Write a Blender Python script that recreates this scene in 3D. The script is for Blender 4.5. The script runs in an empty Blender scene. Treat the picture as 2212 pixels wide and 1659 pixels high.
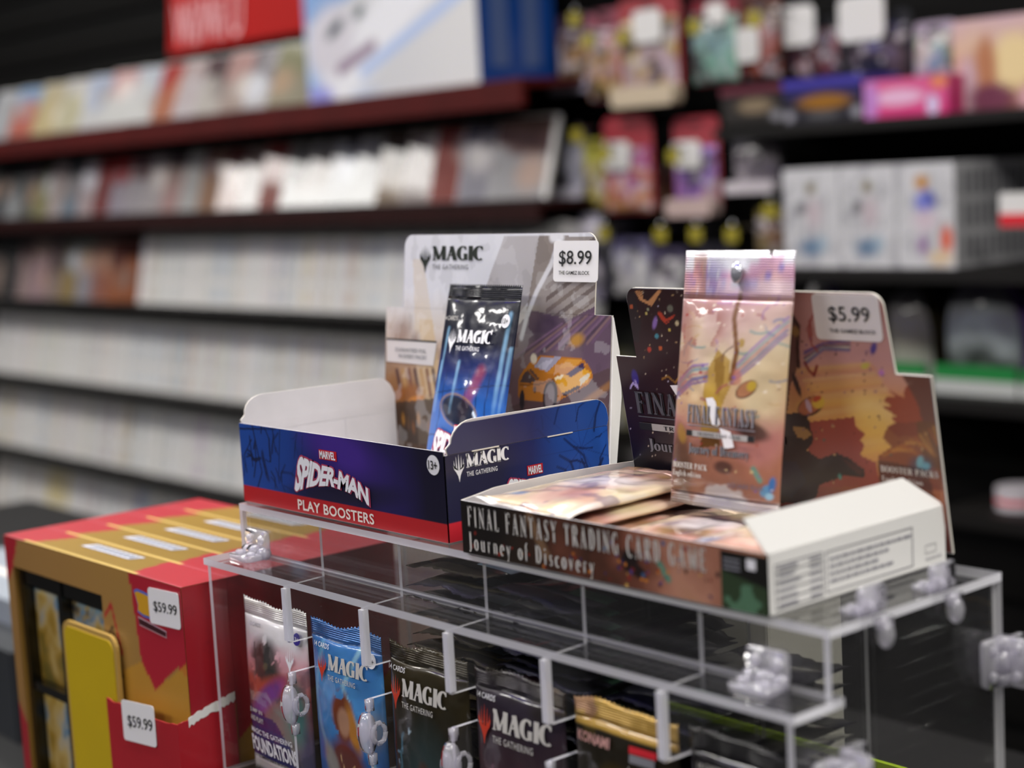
import bpy, math, random
import numpy as np
from mathutils import Vector, Matrix

random.seed(7)
S = bpy.context.scene
COL = S.collection
Z0 = 1.11          # height of the acrylic case's top above the shop floor; all numbers below are measured from that top

# ------------------------------------------------------------------ camera
FPX, PITCH, ROLL, CAMH, PSI = 3658.5, .1233, -.0543, .1852, .870
cp, sp, cr, sr, cy, sy = math.cos(PITCH), math.sin(PITCH), math.cos(ROLL), math.sin(ROLL), math.cos(PSI), math.sin(PSI)
def o2n(X, Y, Z): return Vector((X*cy - Y*sy, X*sy + Y*cy, Z))
R0, D0, F0 = o2n(1, 0, 0), o2n(0, -sp, -cp), o2n(0, cp, -sp)
ex, ed = cr*R0 - sr*D0, sr*R0 + cr*D0
cam_d = bpy.data.cameras.new('camera'); cam = bpy.data.objects.new('camera', cam_d); COL.objects.link(cam)
mw = Matrix((( ex.x, -ed.x, -F0.x, 0), (ex.y, -ed.y, -F0.y, 0), (ex.z, -ed.z, -F0.z, CAMH + Z0), (0, 0, 0, 1)))
cam.matrix_world = mw
cam_d.sensor_fit = 'HORIZONTAL'; cam_d.sensor_width = 36; cam_d.lens = 36*FPX/2212
cam_d.clip_start = .02; cam_d.clip_end = 60
cam_d.dof.use_dof = True; cam_d.dof.focus_distance = .91; cam_d.dof.aperture_fstop = 5.0
S.camera = cam
def at(px, py, y):
    x, yy = px - 1106, py - 829.5
    u, v = (cr*x + sr*yy)/FPX, (-sr*x + cr*yy)/FPX
    d = o2n(u, cp - v*sp, -sp - v*cp); t = y/d.y
    return Vector((d.x*t, y, CAMH + d.z*t))

def pxpl(pl, px, py):
    x, yy = px - 1106, py - 829.5
    u, v = (cr*x + sr*yy)/FPX, (-sr*x + cr*yy)/FPX
    d = o2n(u, cp - v*sp, -sp - v*cp); c = Vector((0, 0, CAMH)); t = (pl.o - c).dot(pl.n)/d.dot(pl.n); q = c + d*t - pl.o
    return (q.dot(pl.u), q.dot(pl.v))

# ------------------------------------------------------------------ world, exposure, ceiling lamps (built further down as lamps)
S.view_settings.view_transform = 'Standard'; S.view_settings.look = 'None'
S.view_settings.exposure = 0.0; S.view_settings.gamma = 1; S.view_settings.use_curve_mapping = False
wd = bpy.data.worlds.new('world'); S.world = wd; wd.use_nodes = True
wd.node_tree.nodes['Background'].inputs[0].default_value = (.9, .93, 1, 1)
wd.node_tree.nodes['Background'].inputs[1].default_value = .05
S.cycles.transparent_max_bounces = 40; S.cycles.max_bounces = 12
CEIL = 1.75
PANELS = [(-6.4, .42), (-4.0, .42), (-1.6, .42), (.8, .42), (-4.0, -2.0), (-1.6, -2.0), (.8, -2.0), (-4.0, 1.5), (-1.6, 1.5), (.8, 1.5)]  # wall-side row added to light the goods behind the case and the shelves
PANEL_W = 40.0

# ------------------------------------------------------------------ colour and material helpers
def lin(c):
    if isinstance(c, str):
        c = c.lstrip('#'); c = [int(c[i:i+2], 16)/255 for i in (0, 2, 4)]
    return tuple(x/12.92 if x <= .04045 else ((x + .055)/1.055)**2.4 for x in c)
MATS = {}
def mat(name, col=None, rough=.5, metal=0, coat=0, spec=.5, src=None, bump=0, bscale=200, emit=0, coat_rough=.05, mott=0, mscale=20, ani=None):
    if name in MATS: return MATS[name]
    m = bpy.data.materials.new(name); m.use_nodes = True; nt = m.node_tree; b = nt.nodes['Principled BSDF']
    b.inputs['Roughness'].default_value = rough; b.inputs['Metallic'].default_value = metal
    b.inputs['Coat Weight'].default_value = coat; b.inputs['Coat Roughness'].default_value = coat_rough
    b.inputs['Specular IOR Level'].default_value = spec
    out = None
    if src == 'attr':
        n = nt.nodes.new('ShaderNodeAttribute'); n.attribute_name = 'Col'; out = n.outputs['Color']
    elif src == 'obj':
        n = nt.nodes.new('ShaderNodeObjectInfo'); out = n.outputs['Color']
    elif col is not None:
        b.inputs['Base Color'].default_value = (*lin(col), 1)
    tc = nt.nodes.new('ShaderNodeTexCoord')
    if mott:
        nz = nt.nodes.new('ShaderNodeTexNoise'); nz.inputs['Scale'].default_value = mscale; nz.inputs['Detail'].default_value = 4
        if ani:
            mp = nt.nodes.new('ShaderNodeMapping'); mp.inputs['Scale'].default_value = ani
            nt.links.new(tc.outputs['Object'], mp.inputs[0]); nt.links.new(mp.outputs[0], nz.inputs['Vector'])
        else: nt.links.new(tc.outputs['Object'], nz.inputs['Vector'])
        mx = nt.nodes.new('ShaderNodeMix'); mx.data_type = 'RGBA'; mx.blend_type = 'MULTIPLY'
        mr = nt.nodes.new('ShaderNodeMapRange'); mr.inputs['From Min'].default_value = .3; mr.inputs['From Max'].default_value = .7
        mr.inputs['To Min'].default_value = 1 - mott; mr.inputs['To Max'].default_value = 1
        nt.links.new(nz.outputs['Fac'], mr.inputs['Value'])
        mx.inputs['Factor'].default_value = 1
        if out: nt.links.new(out, mx.inputs['A'])
        else: mx.inputs['A'].default_value = (*lin(col), 1)
        nt.links.new(mr.outputs[0], mx.inputs['B']); out = mx.outputs['Result']
    if out: nt.links.new(out, b.inputs['Base Color'])
    if bump:
        nz = nt.nodes.new('ShaderNodeTexNoise'); nz.inputs['Scale'].default_value = bscale; nz.inputs['Detail'].default_value = 3
        nt.links.new(tc.outputs['Object'], nz.inputs['Vector'])
        bp = nt.nodes.new('ShaderNodeBump'); bp.inputs['Strength'].default_value = bump; bp.inputs['Distance'].default_value = .002
        nt.links.new(nz.outputs['Fac'], bp.inputs['Height']); nt.links.new(bp.outputs[0], b.inputs['Normal'])
        if coat: nt.links.new(bp.outputs[0], b.inputs['Coat Normal'])
    if emit:
        b.inputs['Emission Color'].default_value = (*lin(col), 1); b.inputs['Emission Strength'].default_value = emit
    MATS[name] = m; return m
def ridged(name, src, rough, metal, coat, pitch):
    m = mat(name, src=src, rough=rough, metal=metal, coat=coat); nt = m.node_tree; b = nt.nodes['Principled BSDF']
    tc = nt.nodes.new('ShaderNodeTexCoord'); wv = nt.nodes.new('ShaderNodeTexWave'); wv.bands_direction = 'Z'; wv.inputs['Scale'].default_value = .3142/pitch*1.0
    wv.inputs['Distortion'].default_value = .4; nt.links.new(tc.outputs['Object'], wv.inputs['Vector'])
    bp = nt.nodes.new('ShaderNodeBump'); bp.inputs['Strength'].default_value = .55; bp.inputs['Distance'].default_value = .0006
    nt.links.new(wv.outputs['Fac'], bp.inputs['Height']); nt.links.new(bp.outputs[0], b.inputs['Normal']); return m
def acrylic(name, tint, white, gl=1.0):
    m = bpy.data.materials.new(name); m.use_nodes = True; nt = m.node_tree; nt.nodes.clear()
    o = nt.nodes.new('ShaderNodeOutputMaterial'); tr = nt.nodes.new('ShaderNodeBsdfTransparent'); tr.inputs[0].default_value = (*lin(tint), 1)
    df = nt.nodes.new('ShaderNodeBsdfDiffuse'); df.inputs[0].default_value = (*lin('#f8f7fc'), 1)
    tl = nt.nodes.new('ShaderNodeBsdfTranslucent'); tl.inputs[0].default_value = (*lin('#f8f7fc'), 1)
    md = nt.nodes.new('ShaderNodeMixShader'); md.inputs[0].default_value = .4
    nt.links.new(df.outputs[0], md.inputs[1]); nt.links.new(tl.outputs[0], md.inputs[2])
    m1 = nt.nodes.new('ShaderNodeMixShader'); m1.inputs[0].default_value = white
    nt.links.new(tr.outputs[0], m1.inputs[1]); nt.links.new(md.outputs[0], m1.inputs[2])
    g = nt.nodes.new('ShaderNodeBsdfGlossy'); g.inputs['Roughness'].default_value = .03
    fr = nt.nodes.new('ShaderNodeFresnel'); ge = nt.nodes.new('ShaderNodeNewGeometry')
    io = nt.nodes.new('ShaderNodeMapRange'); io.inputs['To Min'].default_value = 1.49; io.inputs['To Max'].default_value = 1/1.49   # a sheet reflects alike on both faces
    nt.links.new(ge.outputs['Backfacing'], io.inputs['Value']); nt.links.new(io.outputs[0], fr.inputs[0])
    mu = nt.nodes.new('ShaderNodeMath'); mu.operation = 'MULTIPLY'; mu.inputs[1].default_value = gl; nt.links.new(fr.outputs[0], mu.inputs[0])
    m2 = nt.nodes.new('ShaderNodeMixShader'); nt.links.new(mu.outputs[0], m2.inputs[0])
    nt.links.new(m1.outputs[0], m2.inputs[1]); nt.links.new(g.outputs[0], m2.inputs[2]); nt.links.new(m2.outputs[0], o.inputs[0])
    MATS[name] = m; return m

# ------------------------------------------------------------------ mesh helpers
OFF = {}
class B:
    def __init__(s): s.v = []; s.f = []; s.m = []
    def add(s, vs, fs, mi=0):
        n = len(s.v); s.v += [tuple(v) for v in vs]; s.f += [tuple(n + i for i in f) for f in fs]; s.m += [mi]*len(fs); return s
    def box(s, x0, x1, y0, y1, z0, z1, mi=0):
        vs = [(x, y, z) for z in (z0, z1) for y in (y0, y1) for x in (x0, x1)]
        return s.add(vs, [(0,2,3,1), (4,5,7,6), (0,1,5,4), (2,6,7,3), (0,4,6,2), (1,3,7,5)], mi)
    def rbox(s, x0, x1, y0, y1, z0, z1, r, mi=0, n=2):   # box with the vertical edges rounded
        p = rrect(x0, x1, y0, y1, r, n)
        return s.prism([(a, b, z0) for a, b in p], (0, 0, z1 - z0), mi)
    def prism(s, pts, ext, mi=0, mside=None):
        n = len(pts); e = Vector(ext); q = [Vector(p) for p in pts]; vs = q + [p + e for p in q]
        s.add(vs, [tuple(range(n - 1, -1, -1)), tuple(range(n, 2*n))], mi)
        k = len(s.v) - 2*n; sd = [(k + i, k + (i+1) % n, k + n + (i+1) % n, k + n + i) for i in range(n)]
        s.f += sd; s.m += [mi if mside is None else mside]*n; return s
    def tube(s, path, r, n=8, mi=0):
        P = [Vector(p) for p in path]; rings = []
        for i, p in enumerate(P):
            t = (P[min(i+1, len(P)-1)] - P[max(i-1, 0)]).normalized()
            a = t.orthogonal().normalized(); b = t.cross(a); rr = r[i] if isinstance(r, (list, tuple)) else r
            rings.append([p + rr*(math.cos(2*math.pi*k/n)*a + math.sin(2*math.pi*k/n)*b) for k in range(n)])
        vs = [v for g in rings for v in g]
        fs = [(i*n + k, i*n + (k+1) % n, (i+1)*n + (k+1) % n, (i+1)*n + k) for i in range(len(P)-1) for k in range(n)]
        fs += [tuple(range(n-1, -1, -1)), tuple(range((len(P)-1)*n, len(P)*n))]
        return s.add(vs, fs, mi)
    def ball(s, c, rx, ry, rz, nu=10, nv=6, mi=0):
        vs = [(c[0], c[1], c[2] - rz)]
        for j in range(1, nv):
            ph = -math.pi/2 + math.pi*j/nv
            vs += [(c[0] + rx*math.cos(ph)*math.cos(2*math.pi*i/nu), c[1] + ry*math.cos(ph)*math.sin(2*math.pi*i/nu), c[2] + rz*math.sin(ph)) for i in range(nu)]
        vs.append((c[0], c[1], c[2] + rz)); fs = [(0, 1 + (i+1) % nu, 1 + i) for i in range(nu)]
        for j in range(nv - 2):
            fs += [(1 + j*nu + i, 1 + j*nu + (i+1) % nu, 1 + (j+1)*nu + (i+1) % nu, 1 + (j+1)*nu + i) for i in range(nu)]
        k = len(vs) - 1; fs += [(k, 1 + (nv-2)*nu + i, 1 + (nv-2)*nu + (i+1) % nu) for i in range(nu)]
        return s.add(vs, fs, mi)
def rrect(x0, x1, y0, y1, r, n=3):
    o = []
    for cx, cy_, a in ((x1 - r, y0 + r, -90), (x1 - r, y1 - r, 0), (x0 + r, y1 - r, 90), (x0 + r, y0 + r, 180)):
        for k in range(n + 1):
            t = math.radians(a + 90*k/n); o.append((cx + r*math.cos(t), cy_ + r*math.sin(t)))
    return o
def me(name, b, smooth=False, col=None):
    m = bpy.data.meshes.new(name); m.from_pydata(b.v, [], b.f)
    if any(b.m): m.polygons.foreach_set('material_index', b.m)
    if smooth: m.polygons.foreach_set('use_smooth', [True]*len(b.f))
    if col is not None:
        at_ = m.color_attributes.new('Col', 'FLOAT_COLOR', 'POINT')
        a = np.ones((len(b.v), 4), dtype=np.float32); a[:, :3] = col; at_.data.foreach_set('color', a.ravel())
    m.update(); return m
def setp(o, label=None, cat=None, group=None, kind=None):
    if label: o['label'] = label
    if cat: o['category'] = cat
    if group: o['group'] = group
    if kind: o['kind'] = kind
    return o
def thing(name, label, cat, loc, group=None, kind=None, rot=None):
    o = bpy.data.objects.new(name, None); COL.objects.link(o); o.empty_display_size = .02
    o.location = Vector(loc) + Vector((0, 0, Z0)); OFF[o.name] = Vector(loc)
    if rot: o.rotation_euler = rot
    return setp(o, label, cat, group, kind)
def part(name, b, mats, parent=None, smooth=False, col=None, loc=None, label=None, cat=None, group=None, kind=None):
    """one mesh object; numbers are in the shop frame and become relative to the thing's base"""
    off = OFF[parent.name] if parent else Vector(loc or (0, 0, 0))
    if isinstance(b, B):
        if off.length: b.v = [(v[0] - off.x, v[1] - off.y, v[2] - off.z) for v in b.v]
        b = me(name, b, smooth, col)
    if not isinstance(mats, (list, tuple)): mats = [mats]
    if not b.materials:
        for m in mats: b.materials.append(m)
    o = bpy.data.objects.new(name, b); COL.objects.link(o)
    if parent: o.parent = parent
    else: o.location = off + Vector((0, 0, Z0))
    OFF[o.name] = off
    return setp(o, label, cat, group, kind)
def dup(root, loc, label=None, group=None, rot=None):
    def cp_(o, p):
        c = o.copy(); COL.objects.link(c); c.parent = p; OFF[c.name] = OFF[o.name]
        for ch in o.children: cp_(ch, c)
        return c
    r = cp_(root, None); r.location = Vector(loc) + Vector((0, 0, Z0))
    if rot is not None: r.rotation_euler = rot
    if label: r['label'] = label
    if group: r['group'] = group
    return r
class Pl:   # a flat panel: origin, right, up; normal points out of the print
    def __init__(s, o, u, v): s.o = Vector(o); s.u = Vector(u).normalized(); s.v = Vector(v).normalized(); s.n = s.u.cross(s.v)
    def __call__(s, a, b, c=0): return s.o + s.u*a + s.v*b + s.n*c

# ------------------------------------------------------------------ painted print (vertex colours on a fine grid)
def vnoise(A, Bv, scale, seed, octv=4):
    rs = np.random.RandomState(seed); out = np.zeros_like(A); amp = 1; tot = 0
    for k in range(octv):
        g = rs.rand(64, 64); x = A*scale*2**k + 17.3*k; y = Bv*scale*2**k + 9.1*k
        xi = np.floor(x).astype(int); yi = np.floor(y).astype(int); fx = x - xi; fy = y - yi
        fx = fx*fx*(3 - 2*fx); fy = fy*fy*(3 - 2*fy)
        n = (g[xi % 64, yi % 64]*(1-fx) + g[(xi+1) % 64, yi % 64]*fx)*(1-fy) + (g[xi % 64, (yi+1) % 64]*(1-fx) + g[(xi+1) % 64, (yi+1) % 64]*fx)*fy
        out += amp*n; tot += amp; amp *= .5
    return out/tot
class Paint:
    def __init__(s, a0, a1, b0, b1, nx, ny, xl=None, xr=None):
        s.nx, s.ny = nx, ny; v = np.linspace(b0, b1, ny + 1)
        l = np.array([xl(z) if xl else a0 for z in v]); r = np.array([xr(z) if xr else a1 for z in v])
        t = np.linspace(0, 1, nx + 1)[None, :]
        s.A = l[:, None]*(1 - t) + r[:, None]*t; s.Bv = np.repeat(v[:, None], nx + 1, 1)
        s.C = np.ones((ny + 1, nx + 1, 3)); s.sz = (a1 - a0)
    def N(s, scale, seed=1, o=4, sx=1, sy_=1): return vnoise(s.A*sx, s.Bv*sy_, scale, seed, o)
    def fill(s, c): s.C[:] = lin(c); return s
    def mix(s, m, c):
        m = np.clip(m, 0, 1)[..., None]; s.C = s.C*(1 - m) + np.array(lin(c))*m; return s
    def grad(s, f, stops):
        f = np.clip(f, 0, 1); xs = [p for p, _ in stops]; cs = np.array([lin(c) for _, c in stops])
        s.C = np.stack([np.interp(f, xs, cs[:, k]) for k in range(3)], -1); return s
    def ell(s, cx, cy_, rx, ry, rot=0, soft=.15):
        c, n = math.cos(rot), math.sin(rot); x = s.A - cx; y = s.Bv - cy_
        d = np.sqrt(((c*x + n*y)/rx)**2 + ((-n*x + c*y)/ry)**2); return np.clip((1 - d)/soft + .5, 0, 1)
    def seg(s, p, q, w, soft=.5):
        p = np.array(p); q = np.array(q); d = q - p; L = d@d + 1e-12
        t = np.clip(((s.A - p[0])*d[0] + (s.Bv - p[1])*d[1])/L, 0, 1)
        r = np.sqrt((s.A - p[0] - t*d[0])**2 + (s.Bv - p[1] - t*d[1])**2); return np.clip((w - r)/(w*soft) + .5, 0, 1)
    def path(s, P, w, soft=.5):
        m = 0
        for p, q in zip(P[:-1], P[1:]): m = np.maximum(m, s.seg(p, q, w, soft))
        return m
    def poly(s, P):
        ins = np.zeros(s.A.shape, bool); n = len(P)
        for i in range(n):
            (x0, y0), (x1, y1) = P[i], P[(i+1) % n]
            c = ((y0 > s.Bv) != (y1 > s.Bv)); xx = (x1 - x0)*(s.Bv - y0)/((y1 - y0) + 1e-15) + x0
            ins ^= c & (s.A < xx)
        return ins.astype(float)
    def specks(s, n, box, r, cols, seed=3, soft=.4):
        rg = random.Random(seed)
        for _ in range(n):
            a = rg.uniform(box[0], box[1]); b = rg.uniform(box[2], box[3]); q = rg.uniform(r[0], r[1])
            s.mix(s.ell(a, b, q, q*rg.uniform(.4, 1), rg.uniform(0, 3), soft), rg.choice(cols))
        return s
    def sheet(s, name, pl, mats, parent, lift=.0003, smooth=False, cfun=None, **k):
        cc = np.zeros_like(s.A) if cfun is None else cfun(s.A, s.Bv)
        o, u, v, n = (np.array(x) for x in (pl.o, pl.u, pl.v, pl.n))
        P = o + s.A[..., None]*u + s.Bv[..., None]*v + (cc + lift)[..., None]*n
        b = B(); b.v = [tuple(p) for p in P.reshape(-1, 3)]; w = s.nx + 1
        b.f = [(j*w + i, j*w + i + 1, (j+1)*w + i + 1, (j+1)*w + i) for j in range(s.ny) for i in range(s.nx)]; b.m = [0]
        return part(name, b, mats, parent, smooth, s.C.reshape(-1, 3), **k)

# ------------------------------------------------------------------ lettering
def bfont(txt, bold=0.0, res=3, spacing=1.0):
    c = bpy.data.curves.new('lettering', 'FONT'); c.body = txt; c.resolution_u = res; c.offset = bold; c.space_character = spacing
    o = bpy.data.objects.new('lettering', c); m = bpy.data.meshes.new_from_object(o)
    vs = [tuple(v.co) for v in m.vertices]; fs = [tuple(p.vertices) for p in m.polygons]
    bpy.data.objects.remove(o); bpy.data.curves.remove(c); bpy.data.meshes.remove(m)
    return [(v[0], v[1]) for v in vs], fs
# a small condensed serif alphabet drawn from strokes: T thick stem, t thin stroke
Tk, tn = .17, .055
def arc(cx, cy_, rx, ry, a0, a1, n=10, th=True):
    P = []
    for k in range(n + 1):
        a = math.radians(a0 + (a1 - a0)*k/n); w = tn + (Tk - tn)*abs(math.cos(a))**1.5 if th else tn
        P.append((cx + rx*math.cos(a), cy_ + ry*math.sin(a), w))
    return P
def ln(x0, y0, x1, y1, w): return [(x0, y0, w), (x1, y1, w)]
def sf(x, y, h=.13): return ln(x - h, y + (.02 if y < .5 else -.02), x + h, y + (.02 if y < .5 else -.02), .045)
def stem(x, y0=0, y1=1): return [ln(x, y0, x, y1, Tk), sf(x, y0) if y0 == 0 else ln(x - .13, y0 + .02, x + .13, y0 + .02, .045), ln(x - .13, y1 - .02, x + .13, y1 - .02, .045)]
def thin(x, y0=0, y1=1): return [ln(x, y0, x, y1, tn), ln(x - .1, y0 + .02, x + .1, y0 + .02, .045), ln(x - .1, y1 - .02, x + .1, y1 - .02, .045)]
XH = .62
G = {
 'F': (.56, stem(.15) + [ln(.15, .97, .54, .97, .06), ln(.53, 1, .53, .8, .05), ln(.15, .52, .42, .52, .05), ln(.42, .6, .42, .44, .045)]),
 'I': (.3, stem(.15)),
 'N': (.72, thin(.12) + thin(.62) + [ln(.12, .98, .62, .02, .16)]),
 'A': (.68, [ln(.1, 0, .34, 1, .06), ln(.34, 1, .57, 0, .17), ln(.2, .36, .48, .36, .05), sf(.1, 0, .1), sf(.57, 0, .13)]),
 'L': (.54, stem(.15) + [ln(.15, .03, .52, .03, .06), ln(.51, 0, .51, .2, .05)]),
 'T': (.6, stem(.3) + [ln(.04, .97, .56, .97, .06), ln(.05, 1, .05, .8, .05), ln(.55, 1, .55, .8, .05)]),
 'S': (.52, [[(.45, .8, .05), (.4, .93, .06), (.27, .975, .055), (.13, .9, .1), (.11, .74, .14), (.26, .54, .17), (.42, .36, .15), (.42, .16, .12), (.28, .03, .055), (.13, .07, .06), (.07, .22, .05)], ln(.45, .98, .45, .76, .05), ln(.07, .03, .07, .26, .05)]),
 'Y': (.64, [ln(.1, 1, .32, .48, .16), ln(.55, 1, .32, .48, .06), ln(.32, .5, .32, 0, Tk), sf(.32, 0), sf(.1, 1), sf(.55, 1, .1)]),
 'R': (.64, stem(.15) + [arc(.3, .75, .22, .22, 90, -90) , ln(.15, .97, .3, .97, .055), ln(.15, .53, .3, .53, .055), ln(.3, .53, .58, .02, .16), sf(.56, 0, .1)]),
 'D': (.66, stem(.15) + [arc(.26, .5, .3, .47, 90, -90, 12), ln(.15, .97, .28, .97, .055), ln(.15, .03, .28, .03, .055)]),
 'G': (.66, [arc(.35, .5, .27, .47, 55, 300, 14), ln(.52, .02, .52, .42, .15), ln(.4, .43, .64, .43, .045), ln(.52, .98, .52, .74, .05)]),
 'C': (.6, [arc(.35, .5, .27, .47, 55, 305, 14), ln(.52, .98, .52, .74, .05)]),
 'M': (.86, thin(.12) + stem(.74) + [ln(.12, .98, .42, .05, .15), ln(.42, .05, .72, .98, .06)]),
 'E': (.56, stem(.15) + [ln(.15, .97, .52, .97, .06), ln(.51, 1, .51, .8, .05), ln(.15, .52, .42, .52, .05), ln(.42, .6, .42, .44, .045), ln(.15, .03, .54, .03, .06), ln(.53, 0, .53, .2, .05)]),
 'O': (.66, [arc(.33, .5, .27, .47, 0, 360, 20)]),
 'B': (.6, stem(.15) + [arc(.3, .76, .19, .21, 90, -90), arc(.3, .28, .24, .25, 90, -90), ln(.15, .97, .3, .97, .055), ln(.15, .54, .3, .54, .055), ln(.15, .03, .3, .03, .055)]),
 'P': (.58, stem(.15) + [arc(.28, .73, .23, .24, 90, -90), ln(.15, .97, .3, .97, .055), ln(.15, .49, .3, .49, .055)]),
 'K': (.66, stem(.15) + [ln(.2, .45, .52, .97, .06), ln(.28, .56, .58, .02, .16), sf(.52, 1, .1), sf(.56, 0, .1)]),
 'J': (.4, [[(.24, 1, Tk), (.24, .1, Tk), (.18, -.08, .1), (.06, -.1, .08)], ln(.1, .98, .37, .98, .045)]),
 'o': (.48, [arc(.24, XH/2, .18, XH/2 - .03, 0, 360, 16)]),
 'u': (.54, [[(.13, XH, .13), (.13, .15, .13), (.2, .03, .07), (.3, .05, .055), (.4, .15, .05)], ln(.42, XH, .42, 0, .13), ln(.04, XH - .02, .16, XH - .02, .04), ln(.32, XH - .02, .45, XH - .02, .04)]),
 'r': (.4, [ln(.14, 0, .14, XH, .13), [(.14, .42, .05), (.24, .58, .06), (.34, .56, .12)], sf(.14, 0, .1), ln(.04, XH - .02, .16, XH - .02, .04)]),
 'n': (.54, [ln(.13, 0, .13, XH, .13), [(.13, .45, .05), (.24, .58, .06), (.36, .58, .07), (.41, .45, .13), (.41, 0, .13)], sf(.13, 0, .09), sf(.41, 0, .09), ln(.04, XH - .02, .16, XH - .02, .04)]),
 'e': (.46, [arc(.24, XH/2, .17, XH/2 - .03, 0, 300, 14), ln(.08, .33, .4, .33, .045)]),
 'y': (.5, [ln(.08, XH, .26, .05, .13), [(.42, XH, .05), (.26, .05, .05), (.18, -.2, .06), (.08, -.22, .07)], ln(0, XH - .02, .18, XH - .02, .04), ln(.34, XH - .02, .5, XH - .02, .04)]),
 'f': (.34, [[(.14, 0, .13), (.14, .82, .13), (.2, .96, .06), (.31, .95, .07)], ln(.03, XH - .03, .3, XH - .03, .045), sf(.14, 0, .1)]),
 'i': (.27, [ln(.14, 0, .14, XH, .13), sf(.14, 0, .1), ln(.04, XH - .02, .16, XH - .02, .04), ln(.14, .78, .14, .9, .12)]),
 's': (.4, [[(.34, .5, .05), (.24, .59, .05), (.12, .52, .09), (.16, .38, .12), (.3, .26, .12), (.32, .1, .09), (.2, .03, .05), (.07, .1, .05)]]),
 'c': (.44, [arc(.25, XH/2, .18, XH/2 - .03, 50, 310, 12)]),
 'v': (.48, [ln(.08, XH, .25, .02, .13), ln(.41, XH, .25, .02, .05), ln(0, XH - .02, .17, XH - .02, .04), ln(.33, XH - .02, .49, XH - .02, .04)]),
 'g': (.5, [arc(.23, .36, .15, .22, 0, 360, 12), arc(.25, -.1, .19, .13, 0, 360, 12), ln(.34, .55, .46, .6, .06)]),
 'l': (.27, [ln(.14, 0, .14, 1, .13), sf(.14, 0, .1), ln(.04, .98, .16, .98, .04)]),
 'h': (.54, [ln(.13, 0, .13, 1, .13), [(.13, .45, .05), (.24, .58, .06), (.36, .58, .07), (.41, .45, .13), (.41, 0, .13)], sf(.13, 0, .09), sf(.41, 0, .09), ln(.04, .98, .16, .98, .04)]),
 'd': (.52, [arc(.22, XH/2, .16, XH/2 - .03, 0, 360, 14), ln(.4, 0, .4, 1, .13), ln(.3, .98, .42, .98, .04), ln(.4, .02, .5, .02, .04)]),
 't': (.34, [[(.14, .85, .06), (.14, .12, .13), (.2, .03, .06), (.31, .07, .05)], ln(.03, XH - .03, .3, XH - .03, .045)]),
 'a': (.47, [[(.1, .5, .09), (.2, .59, .05), (.32, .52, .12), (.33, .08, .12), (.42, .03, .05)], arc(.2, .19, .13, .16, 60, 300, 10)]),
 'k': (.52, [ln(.13, 0, .13, 1, .13), ln(.16, .28, .4, .6, .05), ln(.22, .36, .44, .02, .13), sf(.13, 0, .09), ln(.04, .98, .16, .98, .04), sf(.44, 0, .08)]),
 'x': (.5, [ln(.08, XH, .4, .02, .13), ln(.4, XH, .08, .02, .05)]),
 '1': (.36, [ln(.2, 0, .2, 1, .15), sf(.2, 0, .13), ln(.08, .86, .2, .98, .05)]),
 '8': (.52, [arc(.26, .75, .17, .22, 0, 360, 14), arc(.26, .27, .2, .24, 0, 360, 14)]),
 '/': (.4, [ln(.04, -.1, .36, 1.05, .06)]), ' ': (.3, []),
}
def serif(txt, gap=.08, bold=1.0):
    vs, fs = [], []; x = 0
    for ch in txt:
        w, strokes = G[ch]
        for P in strokes:
            n = len(P)
            for i, (px, py, pw) in enumerate(P):
                a = P[max(i-1, 0)]; c = P[min(i+1, n-1)]; dx, dy = c[0] - a[0], c[1] - a[1]; L = math.hypot(dx, dy) or 1
                pw = pw*bold + (bold - 1)*.03; nx_, ny_ = -dy/L*pw/2, dx/L*pw/2; vs += [(x + px + nx_, py + ny_), (x + px - nx_, py - ny_)]
                if i: k = len(vs) - 4; fs.append((k, k+1, k+3, k+2))
        x += w + gap
    return vs, fs
def letters(name, shape, pl, box, m, parent, lift=.0006, warp=None, shear=0, grow=0, thick=0):
    """fit flat glyph geometry into box=(a0,a1,b0,b1) on a panel"""
    vs, fs = shape; xs = [v[0] for v in vs]; ys = [v[1] for v in vs]
    x0, x1, y0, y1 = min(xs), max(xs), min(ys), max(ys); a0, a1, b0, b1 = box; b = B(); P = []
    for x, y in vs:
        u, v = (x - x0)/(x1 - x0), (y - y0)/(y1 - y0)
        if warp: u, v = warp(u, v)
        P.append(pl(a0 + (a1 - a0)*u + shear*v, b0 + (b1 - b0)*v, lift))
    b.v = [tuple(p) for p in P]; b.f = list(fs); b.m = [0]*len(fs)
    return part(name, b, m, parent)
def flat(name, pts, pl, m, parent, lift=.0005, **k):
    b = B(); b.v = [tuple(pl(a, c, lift)) for a, c in pts]; b.f = [tuple(range(len(pts)))]; b.m = [0]; return part(name, b, m, parent, **k)
def disc(name, c, r, pl, m, parent, lift=.0005, ry=None, n=28):
    return flat(name, [(c[0] + r*math.cos(2*math.pi*i/n), c[1] + (ry or r)*math.sin(2*math.pi*i/n)) for i in range(n)], pl, m, parent, lift)
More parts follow.
